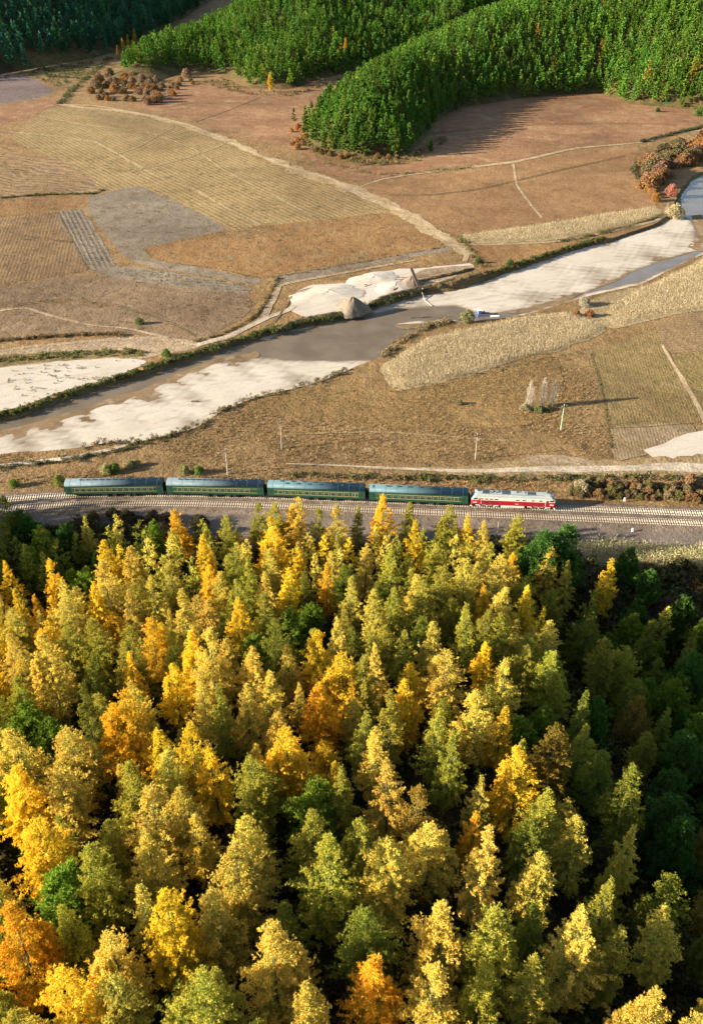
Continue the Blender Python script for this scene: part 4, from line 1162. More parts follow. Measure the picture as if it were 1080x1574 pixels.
# ------------------------------------------------------------------ pines on the far hills
def hill_points(fn, x0, x1, y0, y1, sp, seed):
    r = np.random.default_rng(seed)
    gx, gy = np.meshgrid(np.arange(x0, x1, sp), np.arange(y0, y1, sp * .9))
    gx = gx + (np.arange(gx.shape[0]) % 2)[:, None] * sp / 2
    X = gx.ravel() + r.uniform(-.33, .33, gx.size) * sp; Y = gy.ravel() + r.uniform(-.33, .33, gx.size) * sp
    Z = fn(X, Y)
    return X, Y, Z
pines = []
for hname, fn, bx, sp, sc0 in (('right', h_right, (-40, 420, 540, 1200), 6.5, 1.0), ('mid', h_mid, (-210, 330, 740, 1400), 7.0, 1.0), ('left', h_left, (-560, -190, 560, 1500), 8.2, 1.15)):
    X, Y, Z = hill_points(fn, *bx, sp, 31)
    px = CX + FOC * X / (Y * CP - (Z - CAM_H) * SP); py = CY - FOC * (Y * SP + (Z + 6 - CAM_H) * CP) / (Y * CP - (Z - CAM_H) * SP)
    ok = (Z > .05) & (px > -90) & (px < 1170) & (py > -110)
    if hname == 'mid': ok &= ~((px > 120) & (px < 310) & (py > 98) & (Z < 5))
    if hname == 'left': ok &= ~((px > 40) & (px < 165) & (py > 74) & (Z < 12) & (np.random.default_rng(1).uniform(size=len(px)) < .93))
    if hname == 'left':
        pass
    if hname == 'mid':
        zr = h_right(X, Y); ok &= zr < 0
    for x, y, z, a, b in zip(X[ok], Y[ok], Z[ok], px[ok], py[ok]):
        pines.append((x, y, z - .2, hname, a, b, FOC / (y * CP - (z - CAM_H) * SP), sc0))
pr = np.random.default_rng(77)
# 300 that show largest: the front rows of the near hill, thinning upslope
vis = [p for p in pines if -5 < p[4] < 1085 and p[5] > 2 and p[3] == 'right']
vis.sort(key=lambda p: -p[6])
big = vis[:300]; bigset = set((p[0], p[1]) for p in big)
def pcol(hn):
    b = np.array((.086, .178, .028)) if hn != 'left' else np.array((.045, .135, .075))  # left hill's pines are coloured teal to stand in for bluish shade
    if pr.uniform() < .012 and hn != 'left': b = np.array((.24, .17, .035))
    return b * pr.uniform(.62, 1.40) * np.array([pr.uniform(.85, 1.35), 1, pr.uniform(.7, 1.2)])
def pine_label(p, col, s):
    a, b = p[4], p[5]
    c = [n for lim, n in ((500, 'on the nose tip'), (520, 'on the outer nose'), (545, 'on the near nose'), (568, 'on the nose centre'), (590, 'on the wide nose'), (640, 'on the inner nose'), (700, 'beside the shaded notch'), (760, 'above the shaded notch'), (830, 'above the far field corner'), (920, 'above the pale far field'), (1000, 'above the small dark bush'), (9999, 'above the light green bush')) if a < lim][0]
    rr = [n for lim, n in ((110, 'summit rows'), (125, 'top rows'), (140, 'upper rows'), (155, 'upper mid rows'), (170, 'middle rows'), (185, 'lower mid rows'), (200, 'lower rows'), (999, 'lowest rows')) if b < lim][0]
    return f"{'tall' if s > .97 else 'short'} {'bright' if col[1] > .175 else 'deep'} green pine {c}, {rr}"
rows, base, dat = [], [], []
for p in big:
    s = p[7] * pr.uniform(.78, 1.15); c = pcol('right')
    rows.append((p[4], p[5])); base.append(pine_label(p, c, s)); dat.append((p, s, c))
for (p, s, c), l in zip(dat, finish_labels(rows, base)):
    plant('pine_tree', PINE[pr.integers(6)], (p[0], p[1], p[2]), s * pr.uniform(.9, 1.2), s, pr.uniform(0, 6.28), c, l, 'tree', 'pines covering the hill beyond the fields', .03)
rest_p = [p for p in pines if (p[0], p[1]) not in bigset]
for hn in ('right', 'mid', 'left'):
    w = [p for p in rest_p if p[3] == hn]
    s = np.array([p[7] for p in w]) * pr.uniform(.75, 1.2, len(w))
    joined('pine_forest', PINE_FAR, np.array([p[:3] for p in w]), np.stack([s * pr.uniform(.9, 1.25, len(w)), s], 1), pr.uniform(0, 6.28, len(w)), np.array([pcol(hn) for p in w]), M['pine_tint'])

# single orange larches and other trees standing out among the far pines
for px, py, c, s, lab in [
    (189, 70, 'o', .62, 'orange larch at the crest end of the wooded spur, lowest of three'), (197, 64, 'o', .62, 'orange larch at the crest end of the wooded spur, middle of three'), (207, 56, 'o', .66, 'orange larch at the crest end of the wooded spur, topmost of three'),
    (181, 78, 'b', .55, 'small russet tree just below the three orange larches on the spur'),
    (416, 138, 'g', .62, 'slim golden larch at the foot of the middle wooded hill'), (396, 72, 'o', .5, 'small orange larch high among pines of the middle hill'),
    (531, 76, 'o', .75, 'bright orange larch among pines, largest of the orange group'), (549, 62, 'o', .55, 'orange larch in the pines just above the orange group'), (545, 76, 'o', .55, 'orange larch beside the largest one among the pines'), (567, 70, 'o', .5, 'small orange larch at the far end of the orange group'), (404, 104, 'o', .45, 'small orange tree above the slim golden larch'), (447, 96, 'g', .45, 'tiny yellow larch amid pines above the bare field')]:
    d = ray(px, py); t = np.arange(560, 1900, 1.0) / np.linalg.norm(d)
    Xr, Yr, Zr = d[0] * t, d[1] * t, CAM_H + d[2] * t
    gz = np.maximum(np.maximum(h_right(Xr, Yr), h_mid(Xr, Yr)), np.maximum(h_left(Xr, Yr), 0)) + (2 if py > 130 else 8)
    w = np.nonzero(Zr <= gz)[0]
    if len(w):
        i = w[0]
        plant('larch_tree', LARCH[int(px) % 9], (Xr[i], Yr[i], gz[i] - (2.2 if py > 130 else 8.2)), s * 1.15, s * 1.35, px, np.array(PAL[c]) * .85, lab, 'tree', 'single autumn larches among the far pines')
for px, py, s, lab in [(452, 189, .62, 'lone dark pine standing on the field beside the hill nose'), (661, 235, .6, 'small pine alone at the hill foot in front of the shaded field'), (646, 178, .55, 'small pine at the edge of the shadow on the far field'), (700, 171, .5, 'small pine in the shaded notch under the hill')]:
    x, y = G(px, py)
    plant('pine_tree', PINE[px % 6], (x, y, .05), s * 1.2, s, px, np.array((.05, .11, .02)), lab, 'tree', 'single pines in front of the far hill')

# ------------------------------------------------------------------ shrubs
def shrub(px, py, sx, sz, col, label, group, z=0.0, name='shrub'):
    x, y = G(px, py, z)
    return plant(name, BUSH[int(px * 7 + py) % 5], (x, y, z), sx, sz, px * .37, np.array(col), label, 'shrub', group, leaf='foliage', wood='stem')
RUST, PINKB, OLV, PALE = (.33, .175, .075), (.33, .205, .13), (.16, .14, .05), (.40, .33, .19)
sr_ = np.random.default_rng(9)
n = 0
def scatter_shrubs(poly, num, s0, s1, cols, what, where, group, mind=1.6):
    P = np.array([G(*p) for p in poly]); lo, hi = P.min(0), P.max(0); got = []
    for _ in range(6000):
        if len(got) >= num: break
        x, y = sr_.uniform(lo[0], hi[0]), sr_.uniform(lo[1], hi[1])
        if not inside(P, np.array([x]), np.array([y]))[0] or any((x - a) ** 2 + (y - b) ** 2 < mind ** 2 for a, b in got): continue
        got.append((x, y))
    rows, base, dat = [], [], []
    for x, y in got:
        px, py, _ = project(x, y, 0); k = sr_.integers(len(cols)); s = sr_.uniform(s0, s1)
        sz = 'large' if s > s0 + .7 * (s1 - s0) else 'small' if s < s0 + .3 * (s1 - s0) else 'medium'
        rows.append((px, py)); base.append(f"{sz} {what[k]} {where}"); dat.append((px, py, s, cols[k]))
    lb = finish_labels(rows, base)
    for (px, py, s, c), l in zip(dat, lb):
        shrub(px, py, s, s * sr_.uniform(.8, 1.2), np.array(c) * sr_.uniform(.8, 1.2), l, group)
scatter_shrubs([(132, 152), (150, 116), (200, 118), (250, 126), (290, 118), (300, 132), (262, 150), (230, 162), (180, 158)], 70, 1.0, 2.5, [(.27, .155, .08), (.29, .19, .125), (.31, .16, .06), (.20, .14, .07)], ['russet shrub', 'pinkish brown shrub', 'orange shrub', 'brown shrub'], 'in the thicket at the wooded spur end', 'autumn shrubs at the spur end', 4)
scatter_shrubs([(990, 262), (1010, 244), (1040, 226), (1090, 214), (1120, 220), (1090, 244), (1040, 262), (1016, 286), (990, 292)], 50, 1.6, 3.6, [(.24, .125, .06), (.26, .15, .105), (.28, .13, .045), (.14, .11, .055)], ['russet shrub', 'pinkish shrub', 'orange shrub', 'brown shrub'], 'in the riverbend thicket', 'autumn shrubs at the riverbend', 3)
scatter_shrubs([(978, 286), (1000, 278), (1012, 298), (1008, 312), (990, 302)], 9, .9, 1.5, [RUST, (.33, .17, .05)], ['russet shrub', 'orange shrub'], 'at the field corner by the riverbend', 'autumn shrubs at the field corner', 2.5)
scatter_shrubs([(470, 226), (500, 244), (560, 252), (620, 246), (640, 240), (600, 238), (540, 240), (490, 222)], 16, .7, 1.5, [RUST, OLV, (.22, .14, .06)], ['russet shrub', 'olive shrub', 'brown shrub'], 'under the pines at the hill nose', 'shrubs at the hill nose', 4)
scatter_shrubs([(440, 205), (458, 190), (470, 214), (462, 232), (446, 226)], 9, .9, 1.7, [(.36, .18, .06), RUST], ['orange shrub', 'russet shrub'], 'on the slope beside the hill nose', 'orange shrubs beside the hill nose', 4)
shrub(1036, 332, 2.5, 2.2, PALE, 'pale straw coloured willow at the head of the sandbar', None, name='willow_bush')
shrub(1031, 300, 1.9, 2.2, (.40, .17, .12), 'reddish pink shrub just above the pale willow', None)
scatter_shrubs([(868, 752), (900, 744), (960, 748), (1040, 748), (1090, 752), (1090, 770), (1000, 768), (930, 768), (880, 762)], 60, .4, 1.05, [(.26, .15, .07), OLV, (.15, .10, .06), (.26, .19, .10)], ['russet shrub', 'olive shrub', 'dark bare shrub', 'tan shrub'], 'on the bank ahead of the locomotive', 'shrubs on the bank ahead of the locomotive', 1.6)
shrub(893, 754, 1.5, 1.2, (.36, .30, .18), 'large pale grey green shrub ahead of the locomotive', None)
for px, py, s, c, lab in [(165, 727, 1.0, (.34, .33, .14), 'pale yellow green sapling behind the last coach roof'), (178, 726, 1.0, (.15, .22, .04), 'bright green bush behind the last coach roof'), (200, 718, .8, (.33, .31, .15), 'pale sapling uphill of the bright green bush'), (210, 716, .7, (.33, .31, .15), 'second pale sapling uphill of the bright green bush'), (285, 727, .9, (.30, .29, .12), 'pale bush above the second coach from the tail'), (305, 728, .9, (.19, .24, .06), 'green bush above the second coach from the tail'), (22, 748, .8, (.15, .22, .04), 'green bush by the empty rails behind the train'), (92, 744, 1.0, (.24, .26, .06), 'yellow green bush at the tail of the last coach'),
    (718, 494, 1.5, (.24, .23, .11), 'grey green sapling on the tip of the maize field by the pool'), (897, 470, 1.3, (.36, .31, .24), 'pale grey bush at the edge of the ripe maize'), (905, 487, 1.0, (.30, .13, .06), 'russet bush below the pale grey bush by the maize'), (884, 486, .9, (.28, .16, .07), 'small brown bush beside the russet bush by the maize'),
    (706, 622, .6, (.20, .17, .10), 'small dry bush alone in the rust coloured pasture'), (734, 405, .9, (.10, .14, .05), 'dark green bush on the levee beside the road end'), (783, 409, 1.0, (.06, .12, .04), 'dark green bush at the bend of the river bank'), (1010, 172, 1.0, (.05, .11, .03), 'dark bush at the far edge of the field under the pines'), (1072, 178, 2.0, (.12, .17, .04), 'light green bush at the foot of the wooded flank'), (1060, 742, .95, (.30, .17, .10), 'reddish shrub by the end of the dirt road'), (215, 498, .9, (.14, .17, .05), 'green weeds tuft on the fallow field edge'), (256, 548, 1.0, (.14, .20, .05), 'green bush by the fork of the cart track')]:
    shrub(px, py, s, s * 1.15, c, lab, None)
# shoulder-high scrub in the shade along the forest edge
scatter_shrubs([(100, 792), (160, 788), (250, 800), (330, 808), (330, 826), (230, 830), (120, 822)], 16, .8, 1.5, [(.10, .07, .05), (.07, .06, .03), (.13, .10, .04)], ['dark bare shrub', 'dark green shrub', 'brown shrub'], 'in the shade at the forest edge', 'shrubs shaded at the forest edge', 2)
scatter_shrubs([(880, 884), (960, 890), (1085, 900), (1085, 960), (980, 960), (900, 930)], 40, .6, 1.3, [(.13, .09, .07), (.08, .07, .04), (.16, .11, .07)], ['dark bare shrub', 'dark green shrub', 'brown shrub'], 'in the shaded hollow', 'shrubs in the shaded hollow', 2)

# ------------------------------------------------------------------ bare poplars
def poplar(px, py, H, lab, seed):
    r = np.random.default_rng(seed); x, y = G(px, py)
    root = empty('poplar_tree', (x, y, 0), seed, lab, 'tree', 'pale bare poplars in the pasture')
    tm = MB().tube((0, 0, -.3), (.1, 0, H * .9), .13, .03, 6)
    for k in range(46):
        u = r.uniform(.08, .92); a = r.uniform(0, 6.28); q = (.35 + .9 * math.sin(math.pi * min(1, u + .1))) * r.uniform(.6, 1.1); z = H * u
        tm.tube((0, 0, z), (math.cos(a) * q * .8, math.sin(a) * q * .8, z + q * 2.0), .035, .012, 3, caps=False)
    tm.build('trunk', M['bark_pale'], root)
    n = 1700
    u = r.uniform(.06, 1.0, n); a = r.uniform(0, 6.28, n); q = (.25 + 1.15 * np.sin(np.pi * np.minimum(1, u * .9 + .12))) * np.sqrt(r.uniform(0, 1, n)) * .95 * (1 + .25 * np.sin(3 * a + 9 * u + seed) + .15 * np.sin(31 * u + 2 * a))
    P = np.stack([np.cos(a) * q, np.sin(a) * q, H * u], 1)
    D = unit(np.stack([np.cos(a) * .35, np.sin(a) * .35, np.full(n, 1.0)], 1) + r.normal(0, .2, (n, 3)))
    V, T = blades(P, D, r.uniform(.4, .9, n), r.uniform(.035, .075, n), r)
    c = link('crown', mesh_np('crown', V, T, M['leaf_obj'], np.ones((len(V), 3))), root); c.color = (.46, .40, .32, 1)
poplar(812, 628, 9.2, 'pale bare poplar, first of three from the sandy river side', 1)
poplar(832, 626, 9.8, 'pale bare poplar standing between two others in the pasture', 2)
poplar(848, 625, 8.6, 'pale bare poplar of three, next to the green utility pole', 3)
shrub(806, 631, 1.0, .9, (.33, .28, .17), 'pale low bush at the foot of the poplars', 'bushes at the poplars')
shrub(826, 633, .9, .8, (.20, .20, .08), 'olive low bush beneath the poplars', 'bushes at the poplars')
shrub(840, 631, .8, .7, (.19, .17, .07), 'small dark bush beneath the poplar next to the pole', 'bushes at the poplars')

# ------------------------------------------------------------------ utility poles
M['concrete'] = soil('pole_concrete', (.50, .46, .40), (.60, .56, .48), big=.5, fine=4, relief=.02)
M['greenpole'] = paint('pole_green', (.30, .42, .25), .6, (.4, .36, .28), .5)
M['porcelain'] = NT('porcelain').done((.7, .68, .62), rough=.2, spec=.5)
M['wood'] = soil('old_wood', (.16, .11, .07), (.24, .17, .11), big=.6, fine=4, relief=.05)
def pole(px, py, H, mat, lab, z=0.0, arm=True):
    x, y = G(px, py, z)
    r = empty('utility_pole', (x, y, z), .35, lab, 'utility pole', 'utility poles crossing the pasture')
    MB().tube((0, 0, -.4), (0, 0, H), .17, .10, 10).build('pole', M[mat], r, smooth=False)
    if arm:
        a = MB().box(-.9, .9, -.06, .06, H - .55, H - .43).build('crossarm', M['steel'], r)
        MB().tube((-.5, .0, H - 1.1), (-.1, .0, H - .55), .025, n=5).tube((.5, 0, H - 1.1), (.1, 0, H - .55), .025, n=5).build('brace', M['steel'], r)
        im = MB().tube((0, 0, 0), (0, 0, .12), .03, .03, 6).tube((0, 0, .10), (0, 0, .26), .07, .05, 8).mesh('insulator', M['porcelain'])
        for xx in (-.8, .8):
            o = link('insulator', im, a); o.location = (xx, 0, H - .43)
        o = link('insulator', im, r); o.location = (0, 0, H)
pole(350, 729, 8.0, 'concrete', 'grey concrete pole rising behind the second coach from the tail')
pole(433, 690, 9.0, 'concrete', 'tall pale concrete pole in the pasture above the middle coach')
pole(730, 706, 8.2, 'concrete', 'pale concrete pole beside the dirt road above the locomotive')
pole(861, 661, 8.4, 'greenpole', 'greenish pole beside the bare poplars')
pole(1081, 688, 9.0, 'concrete', 'pole by the white sand patch at the picture edge')
x, y = G(764, 818, .2)
tag(MB().tube((x, y, -.2), (x, y, 3.2), .07, .06, 8).tube((x, y, 3.2), (x, y, 3.32), .12, .10, 8).build('signal_post', M['concrete']), 'slim pale post standing at the forest edge by the service road', 'post')

# ------------------------------------------------------------------ gravel works on the far bank
def sand_pile(px, py, rad, H, mat, lab, seed, sx=1.0, ang=0.0):
    r = np.random.default_rng(seed); x, y = G(px, py)
    n, m = 40, 14; V = [(0, 0, H)]
    for i in range(1, m + 1):
        f = i / m
        for j in range(n):
            a = 6.283 * j / n
            q = rad * f * (1 + .10 * math.sin(3 * a + seed) + .05 * math.sin(7 * a + 2 * seed) + .03 * math.sin(17 * a + f * 3)); h = H * (math.cos(f * 1.5708) * .35 + .65 * (1 - f)) * (1 + .05 * math.sin(5 * a + 4 * f)) + (r.normal(0, .05) if i < m else -.15)
            ux, uy = q * math.cos(a) * sx, q * math.sin(a)
            V.append((ux * math.cos(ang) - uy * math.sin(ang), ux * math.sin(ang) + uy * math.cos(ang), h))
    F = [(0, 1 + j, 1 + (j + 1) % n) for j in range(n)]
    for i in range(m - 1):
        for j in range(n):
            F.append((1 + i * n + j, 1 + (i + 1) * n + j, 1 + (i + 1) * n + (j + 1) % n, 1 + i * n + (j + 1) % n))
    o = MB().add(V, F).build('sand_pile', mat, smooth=True); o.location = (x, y, 0)
    return tag(o, lab, 'sand pile', 'sand piles at the gravel works')
M['gravel'] = soil('gravel_heap', (.36, .29, .225), (.46, .38, .30), (.30, .24, .185), big=.2, fine=2.5, relief=.3, tone=.40)
sand_pile(541, 477, 6.8, 5.4, M['gravel'], 'tall conical gravel pile at the edge of the pool', 1)
sand_pile(632, 437, 5.0, 3.2, M['gravel'], 'smaller gravel pile under the conveyor foot', 2)
sand_pile(608, 441, 6.5, 1.3, M['sand'], 'low pale sand heap beside the conveyor', 3, 1.6, .5)
sand_pile(505, 452, 9.0, 1.5, M['sand'], 'broad low sand heap behind the tall gravel pile', 4, 1.8, .3)
sand_pile(575, 428, 7.0, 1.2, M['sand'], 'low sand heap between road and conveyor', 5, 1.7, .4)
def conveyor():
    x0, y0 = G(646, 449); x1, y1 = G(634, 436)
    a = math.atan2(y1 - y0, x1 - x0); Lc = 11.5
    r = empty('conveyor', (x0, y0, 0), a, 'long dark sloping conveyor rising over the small gravel pile', 'conveyor')
    top = 5.6
    fr = MB()
    for s in (-.5, .5):
        fr.tube((0, s, .5), (Lc, s, top), .09, n=4).tube((0, s, .05), (Lc, s, top - .55), .07, n=4)
        for k in range(9):
            t0, t1 = k / 9, (k + 1) / 9
            fr.tube((Lc * t0, s, .05 + (top - .6) * t0), (Lc * t1, s, .5 + (top - .5) * t1), .05, n=4)
    fr.build('frame', M['wood'], r)
    MB().add([(-.2, -.42, .46), (Lc + .2, -.42, top + .02), (Lc + .2, .42, top + .02), (-.2, .42, .46), (-.2, -.42, .52), (Lc + .2, -.42, top + .08), (Lc + .2, .42, top + .08), (-.2, .42, .52)], [(0, 1, 2, 3), (4, 5, 6, 7), (0, 1, 5, 4), (1, 2, 6, 5), (2, 3, 7, 6), (3, 0, 4, 7)]).build('belt', M['under'], r)
    for s in (-.55, .55):
        MB().tube((Lc * .55, s, -.1), (Lc * .62, s, top * .62), .09, n=6).build('leg', M['steel'], r)
    hp = MB().add([(-.9, -.9, 1.5), (.9, -.9, 1.5), (.9, .9, 1.5), (-.9, .9, 1.5), (-.35, -.35, .6), (.35, -.35, .6), (.35, .35, .6), (-.35, .35, .6)], [(0, 1, 5, 4), (1, 2, 6, 5), (2, 3, 7, 6), (3, 0, 4, 7), (4, 5, 6, 7)])
    hp.build('hopper', M['steel'], r)
conveyor()
xa, ya = G(648, 449); xb, yb = G(652, 462, BED)
tag(MB().tube((xa, ya, .35), (xb, yb, BED + .25), .14, n=8).tube((xb, yb, BED + .25), (xb + 2.5, yb - 6, BED + .2), .14, n=8).build('slurry_pipe', M['concrete']), 'pale pipe running from the conveyor foot over the sandbar', 'pipe')
def barge():
    x, y = G(742, 484, BED)
    r = empty('dredge_barge', (x, y, BED), .15, 'small blue dredge barge moored at the edge of the pool', 'barge')
    bl = paint('barge_blue', (.05, .16, .42), .5, (.2, .16, .12), .5)
    for s in (-.9, .9):
        MB().extrude_x([(s - .42, .45), (s + .42, .45), (s + .42, -.1), (s + .2, -.3), (s - .2, -.3), (s - .42, -.1)], -2.6, 2.6).build('pontoon', bl, r)
    MB().box(-2.3, 2.3, -1.25, 1.25, .452, .53).build('deck', M['wood'], r)
    MB().box(-.6, .7, -.5, .5, .531, 1.25).tube((.3, .2, 1.25), (.3, .2, 1.75), .06, n=6).build('engine', M['steel'], r)
    c = MB().box(-2.1, -1.0, -.7, .7, .531, 2.0).build('cabin', bl, r)
    MB().box(-2.25, -.85, -.85, .85, 2.002, 2.1).build('roof', M['white'], c)
    MB().tube((.8, 0, .6), (3.6, -.3, -.2), .10, n=8).build('suction_pipe', M['steel'], r)
    x, y = G(760, 487, BED)
    tag(MB().extrude_x([(-.55, .42), (-.35, -.05), (.35, -.05), (.55, .42), (.47, .42), (.30, .04), (-.30, .04), (-.47, .42)], -1.6, 1.6).build('rowing_boat', M['white']), 'small white boat beside the blue dredge barge', 'boat').location = (x, y, BED + .02)
barge()
# levee of earth between the yard and the sandbar
def mound(name, px, w, h, mat, z0=0.0, seed=0):
    r = np.random.default_rng(seed)
    c = np.array(outline(px, 0, 1.4, .15, False)); n = len(c)
    d = np.gradient(c, axis=0); d /= np.linalg.norm(d, axis=1)[:, None]; nn = np.stack([-d[:, 1], d[:, 0]], 1)
    prof = [(-.5, -.1), (-.32, .55), (-.1, .95), (.12, 1.0), (.32, .5), (.5, -.1)]
    env = np.minimum(1, np.minimum(np.arange(n), np.arange(n)[::-1]) / 3 + .1)
    V = []
    hh = h * (1 + r.normal(0, .12, n)) * env
    for i in range(n):
        for o, q in prof:
            p = c[i] + nn[i] * o * w * (1 + r.normal(0, .06)); V.append((p[0], p[1], z0 + (q * hh[i] if q > 0 else q)))
    k = len(prof); F = [(i * k + j, (i + 1) * k + j, (i + 1) * k + j + 1, i * k + j + 1) for i in range(n - 1) for j in range(k - 1)]
    return MB().add(V, F).build(name, mat, kind='structure')
mound('levee', [(568, 469), (600, 458), (645, 446), (700, 437), (750, 421), (756, 418)], 3.6, 1.7, M['bank'], 0, 1)
mound('levee', [(422, 510), (450, 499), (480, 492), (528, 483)], 3.4, 1.5, M['bank'], 0, 2)
mound('levee', [(600, 449), (650, 432), (700, 421), (728, 413)], 2.2, .9, M['bank'], 0, 3)
# drift wood on the sandbar
x, y = G(300, 618, BED); tag(MB().tube((x - 1.2, y, BED + .25), (x + 1.0, y + .3, BED + .3), .22, .14, 7).tube((x, y, BED + .25), (x + .5, y - .7, BED + .7), .10, .04, 5).build('driftwood', M['wood']), 'dark driftwood log lying on the pale sandbar', 'driftwood')
x, y = G(648, 489, BED); tag(MB().tube((x - 4.2, y, BED + .1), (x + 3.6, y + .9, BED + .16), .18, .12, 7).tube((x, y + .4, BED + .1), (x + .4, y + .4, BED + 1.0), .14, .10, 6).build('driftwood', M['wood']), 'long sunken timber sticking out of the pool', 'driftwood')

# ------------------------------------------------------------------ dry maize, bank growth and grass as masses of real blades
def area_points(poly, dens, seed, z=0.0, rows=None, world=False, ragged=0):
    r = np.random.default_rng(seed)
    P = np.array([G(a, b, z) for a, b in poly]) if not world else np.array(poly)
    lo, hi = P.min(0), P.max(0)
    if rows:
        ang, gap, along = rows
        R0 = np.hypot(*(hi - lo)); u = np.arange(-R0, R0, along); v = np.arange(-R0, R0, gap); U, Vv = np.meshgrid(u, v)
        U = U.ravel() + r.normal(0, along * .3, U.size); Vv = Vv.ravel() + r.normal(0, gap * .13, Vv.size)
        m = (lo + hi) / 2
        X = m[0] + U * math.cos(ang) - Vv * math.sin(ang); Y = m[1] + U * math.sin(ang) + Vv * math.cos(ang)
    else:
        n = int(np.prod(hi - lo) * dens); X = r.uniform(lo[0], hi[0], n); Y = r.uniform(lo[1], hi[1], n)
    ok = inside(P, X, Y); X, Y = X[ok], Y[ok]
    if rows and ragged:
        ed = poly_dist(P, X, Y); thin = wav(X, Y, 6, 3) * .35 + wav(X, Y, 2.2, 1) * .2
        ok = r.uniform(size=len(X)) < np.clip(.25 + ed / ragged + thin * .6, .05, .96); X, Y = X[ok], Y[ok]
    px = CX + FOC * X / (Y * CP - (z - CAM_H) * SP)
    ok = (px > -40) & (px < 1120)
    return X[ok], Y[ok]

def tuft(seed, k, h, spread, w):
    r = np.random.default_rng(seed); a = r.uniform(0, 6.28, k)
    P = np.stack([np.cos(a) * spread * .4, np.sin(a) * spread * .4, np.full(k, -.02)], 1) * r.uniform(.2, 1, (k, 1))
    D = unit(np.stack([np.cos(a) * .55, np.sin(a) * .55, np.full(k, 1.0)], 1) + r.normal(0, .25, (k, 3)))
    V, T = blades(P, D, h * r.uniform(.6, 1.2, k), w * r.uniform(.7, 1.3, k), r)
    return V, T, np.repeat(r.uniform(.8, 1.2, (k, 1)) * np.ones(3), 3, 0)
def maize(seed):
    r = np.random.default_rng(seed); H = 2.1
    P, D, L, W = [(0, 0, -.05)], [(r.normal(0, .08), r.normal(0, .08), 1)], [H], [.075]
    for k in range(6):
        a = k * 2.6 + r.uniform(0, 1); P.append((0, 0, H * (.25 + .11 * k))); D.append((math.cos(a), math.sin(a), r.uniform(.1, 1.3))); L.append(r.uniform(.4, .75)); W.append(.10)
    V, T = blades(np.array(P, float), unit(np.array(D, float)), np.array(L), np.array(W), r)
    return V, T, np.repeat(np.array([.8] + [1.05] * 6)[:, None] * np.ones(3), 3, 0)
TUFTS = [tuft(40 + i, 7, .55, .55, .11) for i in range(5)]
MAIZE = [maize(60 + i) for i in range(6)]
WEEDS = [leafy_crown(740 + i, 46, .9, 1.5, .34, 4, .02) for i in range(4)]
gr = np.random.default_rng(12)
def scatter(name, protos, X, Y, z, s0, s1, pal, mat='grass_tint', zs=None):
    n = len(X)
    if not n: return
    cols = np.array(pal)[gr.integers(0, len(pal), n)] * gr.uniform(.8, 1.22, (n, 1))
    Zv = np.full(n, z) if np.isscalar(z) else z
    s = gr.uniform(s0, s1, n)
    return joined(name, protos, np.stack([X, Y, Zv], 1), s, gr.uniform(0, 6.28, n), cols, M[mat])
STRAW = [(.46, .37, .23), (.52, .425, .28), (.37, .285, .17), (.43, .34, .21)]
STRAW2 = [(.48, .38, .23), (.53, .43, .275), (.42, .32, .185)]
MZ_A = [(586, 566), (622, 542), (655, 521), (720, 506), (800, 489), (884, 481), (926, 508), (860, 538), (800, 550), (730, 573), (650, 593), (610, 598)]
X, Y = area_points(MZ_A, 0, 1, rows=(R(22), .85, .30), ragged=4.0); scatter('dry_maize', MAIZE, X, Y, .03, .5, .95, STRAW)
MZ_B = [(930, 490), (936, 470), (985, 443), (1040, 419), (1085, 396), (1170, 374), (1170, 456), (1080, 475), (1010, 487), (945, 502)]
X, Y = area_points(MZ_B, 0, 2, rows=(R(20), 1.15, .42), ragged=4.0); scatter('dry_maize', MAIZE, X, Y, .03, .5, .95, STRAW2)
MZ_C = [(700, 365), (740, 358), (830, 346), (950, 326), (1003, 319), (1016, 325), (1004, 336), (950, 348), (860, 366), (790, 372), (720, 372)]
X, Y = area_points(MZ_C, 0, 3, rows=(R(14), 1.2, .5), ragged=4.0); scatter('dry_maize', MAIZE, X, Y, .1, .5, .9, STRAW2)
MZ_D = [(874, 832), (920, 830), (1000, 838), (1090, 842), (1170, 850), (1170, 890), (1085, 880), (1000, 870), (930, 862), (880, 858)]
X, Y = area_points(MZ_D, 0, 4, rows=(R(2), .8, .30), ragged=4.0); scatter('dry_maize', MAIZE, X, Y, .02, .75, 1.15, [(.50, .42, .22), (.46, .40, .19), (.55, .46, .26), (.34, .36, .14)])
# grass over the pasture between river and railway
PAST = [(-40, 702), (90, 692), (205, 682), (300, 662), (345, 634), (480, 594), (600, 604), (730, 580), (905, 545), (935, 700), (780, 712), (500, 712), (440, 712), (440, 735), (-40, 735)]
DRYG = [(.25, .165, .08), (.20, .135, .065), (.33, .235, .125), (.17, .12, .055), (.27, .155, .068), (.38, .285, .165)]
X, Y = area_points(PAST, 1.7, 5)
m = wav(X, Y, 7, 2) + wav(X, Y, 19, 4) + gr.normal(0, .5, len(X)) > -.35
scatter('dry_grass', TUFTS, X[m], Y[m], .03, .55, 1.25, DRYG)
ROWF = [(906, 545), (960, 525), (1012, 494), (1080, 480), (1120, 474), (1120, 660), (1060, 652), (936, 690)]
X, Y = area_points(ROWF, 0, 6, rows=(R(83), .9, .9)); m = gr.uniform(size=len(X)) < .55
scatter('dry_grass', TUFTS, X[m], Y[m], .05, .4, .8, [(.24, .18, .08), (.20, .18, .07), (.30, .22, .10)])
VERGE = [(-20, 742), (90, 728), (240, 733), (400, 733), (560, 737), (720, 742), (860, 742), (1100, 742), (1100, 772), (1000, 768), (860, 764), (720, 756), (560, 750), (400, 745), (90, 742)]
